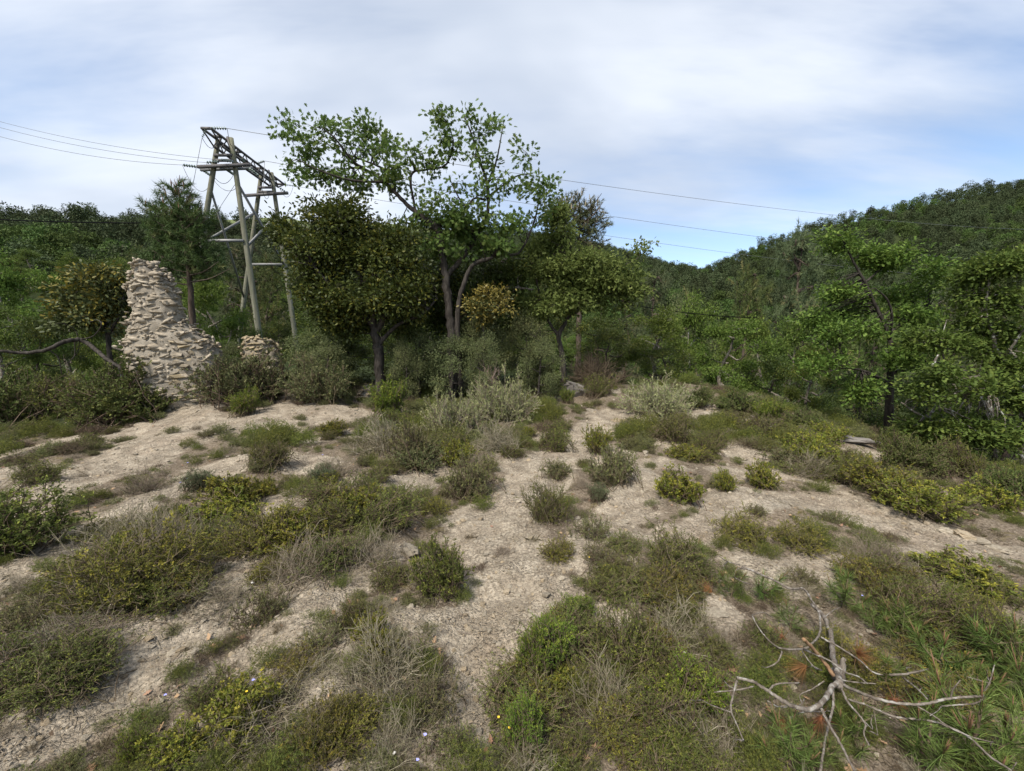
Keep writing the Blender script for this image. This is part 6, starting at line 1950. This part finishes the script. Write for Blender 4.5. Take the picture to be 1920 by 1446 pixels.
for nm, pts, r0, r1, h0, h1 in DB:
    m = len(pts)
    P = [hit(*cp(*q), lift=0.05 + h0 + (h1 - h0) * k / (m - 1)) for k, q in enumerate(pts)]
    s = np.mean([p[1] for p in P]) / F_PX
    mb = MB()
    limb(mb, P, np.linspace(r0, r1, m) * s * 0.74, n=m * 7, sides=7, r=dr, knots=0.16)
    mb.build(nm, M['brokenwood' if nm == 'broken_stub' else 'deadwood'], dead_root, True, db_base)
for k in range(26):
    nm, pts, r0, r1, h0, h1 = DB[int(dr.integers(len(DB)))]
    q = pts[int(dr.integers(1, len(pts)))]
    a = dr.uniform(0, 6.28); ln = dr.uniform(45, 130)
    m1 = (q[0] + math.cos(a) * ln * .5 + dr.normal() * 12, q[1] + math.sin(a) * ln * .5 * .7 + dr.normal() * 10)
    m2 = (q[0] + math.cos(a) * ln, q[1] + math.sin(a) * ln * .7 + dr.normal() * 14)
    P = [hit(*cp(*q), lift=(h0 + h1) / 2), hit(*cp(*m1), lift=(h0 + h1) / 2 + .03), hit(*cp(*m2), lift=max(.03, (h0 + h1) / 2 + dr.normal() * .08))]
    s = P[0][1] / F_PX
    mb = MB()
    limb(mb, P, np.array([1.3, 1.0, 0.5]) * s, n=10, sides=5, r=dr, knots=0.3)
    mb.build('twig', M['deadwood'], dead_root, True, db_base)
mb = MB()
c = hit(*cp(845, 700), lift=0.15)
limb(mb, [hit(*cp(838, 640), lift=.2), c, hit(*cp(850, 770), lift=.1)], [0.012, 0.030, 0.018], n=10, sides=8, r=dr, knots=0.25)
limb(mb, [c, hit(*cp(875, 600), lift=.24)], [0.02, 0.008], n=6, sides=6, r=dr, knots=0.2)
mb.build('burr', M['deadwood'], dead_root, True, db_base)

# the bleached branch arching at the left
Yb = 9.4
fb = at(228, 692, Yb + .1)
arch = empty('fallen_branch', fb)
tag(arch, 'bleached broken branch arching out from the ruined wall to the left edge', 'dead branch')
for nm, pts, r0, r1 in (('limb', [(-60, 655), (0, 658), (45, 662), (90, 655), (120, 641), (150, 637)], 5, 8), ('limb', [(150, 637), (170, 648), (198, 672), (230, 692)], 8, 6), ('twig', [(150, 637), (175, 630), (190, 610), (183, 600), (168, 604)], 2.2, 1),
                        ('twig', [(92, 656), (110, 672), (116, 703)], 2.2, 1.2), ('twig', [(148, 640), (140, 618), (115, 606), (100, 610)], 2, .8), ('twig', [(140, 642), (138, 670), (112, 690)], 1.8, .8), ('twig', [(150, 640), (145, 660), (128, 680)], 1.6, .7), ('twig', [(0, 662), (4, 675), (-10, 690)], 2, 1), ('twig', [(180, 655), (196, 672), (198, 690)], 1.5, .7)):
    P = [at(px, py, Yb + 0.25 * math.sin(px * 0.05)) for px, py in pts]
    mb = MB()
    limb(mb, P, np.linspace(r0, r1, len(P)) * 0.5 * Yb / F_PX, n=len(P) * 7, sides=7, r=dr, knots=0.12)
    mb.build(nm, M['bark_dark' if (nm == 'limb' and pts[0][0] == 150) else 'bark_dark'], arch, True, fb)

# ---------------------------------------------------------------- pine saplings with long needles
def sapling_parts(seed, h=0.5, shoots=7, needles=170, nl=0.125, candle=True):
    r = np.random.default_rng(seed)
    wood, fol, can = MB(), MB(), MB()
    ends = []
    top = np.array([r.normal() * .03, r.normal() * .03, h * 0.75])
    limb(wood, [(0, 0, -0.05), top * 0.5, top], [0.011, 0.008, 0.004], n=8, sides=5, r=r)
    ends.append((top, np.array([0, 0, 1.0])))
    for k in range(shoots):
        a = k * 2.4 + r.uniform(-.3, .3); z = h * r.uniform(0.15, 0.55)
        d = unit(np.array([math.cos(a), math.sin(a), r.uniform(0.35, 1.1)]))
        e = np.array([0, 0, z]) + d * h * r.uniform(0.3, 0.55)
        limb(wood, [np.array([0, 0, z]), (np.array([0, 0, z]) + e) / 2 - np.array([0, 0, .02]), e], [0.007, 0.005, 0.003], n=6, sides=4, r=r)
        ends.append((e, unit(d + np.array([0, 0, .8]))))
    for e, d in ends:
        n = needles
        s = r.uniform(-0.16, 0.05, n)
        B = e + d * s[:, None]
        D = unit(d * r.uniform(0.35, 1.3, (n, 1)) + unit(r.normal(size=(n, 3))) * 0.8)
        L = nl * r.uniform(0.7, 1.15, n)
        side = unit(np.cross(D, r.normal(size=(n, 3)))) * 0.0011
        mid = B + D * (L * .55)[:, None]; tip = B + D * L[:, None] + np.array([0, 0, -1.0]) * (L * 0.12)[:, None]
        fol.cards(np.stack([B - side, B + side, mid + side * 0.9, tip, mid - side * 0.9], 1), r.uniform(0, 1, n), np.zeros(n))
        if candle:
            for j in range(int(r.integers(1, 4))):
                dd = unit(d + np.array([0, 0, .6]) + r.normal(size=3) * 0.18)
                L2 = r.uniform(0.05, 0.13)
                q = e + dd * 0.01
                can.tubes(np.array([[q, q + dd * L2 * .6, q + dd * L2]]), np.array([[0.0032, 0.0028, 0.0012]]), 5)
                nn = 34
                ss = r.uniform(0.1, 1, nn)
                BB = q + dd * (L2 * ss)[:, None]
                DD = unit(dd * 1.0 + unit(r.normal(size=(nn, 3))) * 0.55)
                LL = r.uniform(0.010, 0.03, nn)
                sd = unit(np.cross(DD, r.normal(size=(nn, 3)))) * 0.0009
                fol.cards(np.stack([BB - sd, BB + sd, BB + DD * LL[:, None]], 1), r.uniform(0.5, 1, nn), np.ones(nn) * 0.9)
    return wood, fol, can
SAP = []
for sd, hh_, sh_, nn_ in ((31, .34, 4, 120), (32, .30, 3, 100), (33, .38, 5, 130), (34, .26, 2, 150), (35, .36, 6, 90)):
    w_, f_, c_ = sapling_parts(sd, hh_, sh_, nn_, 0.115)
    root = empty('pine_sapling', (0, 0, 0))
    w_.build('stem', M['browntwig'], root); f_.build('needles', M['sapling'], root)['kind'] = 'stuff'; c_.build('candles', M['candle'], root)['kind'] = 'stuff'
    SAP.append([root, False])
SAPS = [(1815, 1446, 1.35, 'pine sapling with a tall brown candle at the bottom right corner'), (1640, 1190, .8, 'bright pine sapling above the right limb of the dead branch'), (1690, 1200, 1.0, 'dense pine sapling right of the red dry needles'),
        (1760, 1270, 1.0, 'pine sapling between the dead branch tip and the right edge'), (1870, 1260, 1.1, 'dark pine sapling at the right edge'), (1660, 1290, .8, 'pine sapling poking through the dead branch, right of its centre'), (1900, 1440, 1.1, 'pine sapling in the very corner at bottom right'),
        (1480, 1446, .95, 'pine sapling at the bottom, left of the hanging twigs'), (1435, 1130, .85, 'pine sapling at the upper end of the dead branch'), (1370, 1120, .7, 'low pine sapling under the dead branch tip'), (1312, 1070, .75, 'upright pine seedling beside the dark heathy bush'),
        (1480, 1180, .75, 'pine sapling with a single candle left of the branch stem'), (1580, 1140, .9, 'dark pine sapling right of the branch stem'), (1735, 1446, 1.15, 'long-needled pine sapling at the bottom below the dead branch'), (1600, 1400, .9, 'pine sapling under the hanging twigs of the dead branch'),
        (1830, 1330, .9, 'pine sapling behind the corner saplings at right'), (1545, 1446, .8, 'small pine sapling at the bottom between hanging twigs'), (1930, 1350, 1.1, 'dark pine sapling cut by the right edge'), (1420, 1290, .5, 'tiny pine seedling left of the big lower limb')]
for k, (px, py, s, lb) in enumerate(SAPS):
    p = hit(px, min(py, 1446), 0.0)
    e = SAP[k % 5]
    s *= 0.66 if 1400 < px < 1720 and py > 1150 else 0.8
    rz = dr.uniform(0, 6.28)
    if not e[1]:
        o = e[0]; e[1] = True
        o.location = p; o.rotation_euler = (0, 0, rz); o.scale = (s, s, s)
    else:
        o = copy_tree(e[0], p, rz, (s, s, s))
    tag(o, lb, 'sapling')

# tassels of dry red needles caught on the branch
tassel = MB()
n = 170
r = np.random.default_rng(66)
D = unit(np.array([0, 0, -1.0]) + r.normal(size=(n, 3)) * 0.45); L = r.uniform(0.08, 0.14, n)
sd_ = unit(np.cross(D, r.normal(size=(n, 3)))) * 0.0006
tassel.cards(np.stack([-sd_, sd_, D * L[:, None]], 1), r.uniform(0, 1, n), np.zeros(n))
first_t = None
for k, (px, py, lift, s, tilt, lb) in enumerate(((1607, 1225, .16, 1.1, 2.2, 'fan of dry red needles right of the branch stem'), (1512, 1248, .18, 1.0, .3, 'dry red needles hanging left of the broken stub'), (1676, 1312, .2, .8, .0, 'dry needle tassel hanging from the right limb'), (1352, 1275, .1, .9, .2, 'dry brown needles at the tip of the lower limb'),
                                                 (1468, 1195, .1, .8, 1.0, 'dry orange needles under the upper loop of the branch'), (1540, 1345, .12, 1.0, .1, 'dry red needles under the lower limb'), (1335, 1110, .05, .9, 1.8, 'dry red needles on the ground below the pine seedling'), (1470, 1345, .06, 1.0, .6, 'dry red needles on the ground under the lower limb'))):
    p = hit(px, py, lift)
    if first_t is None:
        o = first_t = tassel.build('needle_tassel', M['dry_needle'])
    else:
        o = first_t.copy(); COL.objects.link(o)
    o.location = p; o.scale = (s, s, s); o.rotation_euler = (tilt, dr.normal() * .4, dr.uniform(0, 6.28))
    tag(o, lb, 'dry needles')

# ---------------------------------------------------------------- flowers and shells
def flower(name, px, py, lift, mat, size, label):
    p = hit(px, py, lift)
    root = empty(name, (p[0], p[1], p[2] - lift))
    st = MB(); st.tubes(np.array([[[0, 0, -0.02], [0.005, 0, lift * .5], [0, 0, lift]]]), np.array([[0.0012, 0.001, 0.001]]), 4)
    st.build('stalk', M['heath'], root)
    r = np.random.default_rng(int(px))
    for k in range(5):
        a = k * 2 * math.pi / 5
        mb = MB()
        D = np.array([[math.cos(a), math.sin(a), 0.25]])
        leaves(mb, np.array([[0, 0, lift]]), D, size, size * 0.9, 'oval', r, 0.97)
        mb.build('petal', M[mat], root)
    return tag(root, label, 'flower')
for px, py, lb in ((352, 868, 'pale blue flower above the flax tussock'), (338, 905, 'pale blue flower at the left foot of the flax tussock'), (350, 898, 'second pale blue flower by the flax tussock foot'), (420, 899, 'pale blue flower right of the flax tussock'), (475, 1275, 'blue flower above the bottom left brush'),
                   (310, 1303, 'blue flower on the pale left track'), (797, 1378, 'blue flower at the bottom beside the lower path'), (783, 1425, 'blue flower at the bottom edge of the brown litter'), (1617, 1117, 'pale blue flower among the pine saplings'), (605, 853, 'pale blue flower at the upper edge of the slope')):
    flower('flax_flower', px, py, 0.12, 'flower_blue', 0.007 if py > 1000 else 0.014, lb)
for px, py, lb in ((490, 1257, 'yellow flower above the bottom left brush'), (462, 1297, 'yellow flower low in the bottom left brush'), (1135, 1060, 'yellow flower on the dark bush above the big thicket'), (1105, 1045, 'tiny yellow flower above the big thicket'), (935, 1345, 'tiny yellow flower at the left edge of the thicket'), (955, 1365, 'lowest tiny yellow flower at the left edge of the thicket')):
    flower('yellow_flower', px, py, 0.12, 'flower_yellow', 0.006, lb)
def shell(px, py, w, label):
    p = hit(px, py)
    import bmesh
    bm = bmesh.new(); bmesh.ops.create_uvsphere(bm, u_segments=12, v_segments=8, radius=0.5)
    for v in bm.verts:
        a = math.atan2(v.co.y, v.co.x)
        v.co.z = v.co.z * 0.65 + 0.05 * a / math.pi
        v.co *= 1 + 0.08 * a / math.pi
    me = bpy.data.meshes.new('snail_shell'); bm.to_mesh(me); bm.free(); me.materials.append(M['shell'])
    for q in me.polygons: q.use_smooth = True
    o = bpy.data.objects.new('snail_shell', me); COL.objects.link(o)
    s = w * p[1] / F_PX
    o.location = (p[0], p[1], p[2] + s * .4 + 0.02); o.scale = (s, s, s); o.rotation_euler = (.4, .3, px)
    return tag(o, label, 'shell')
shell(739, 1424, 9, 'white snail shell at the bottom in the brown litter'); shell(721, 1306, 7, 'white snail shell above the fallen oak leaf'); shell(1283, 1232, 6, 'tiny white snail shell right of the big thicket'); shell(474, 1100, 6, 'tiny white snail shell in the left dead brush')
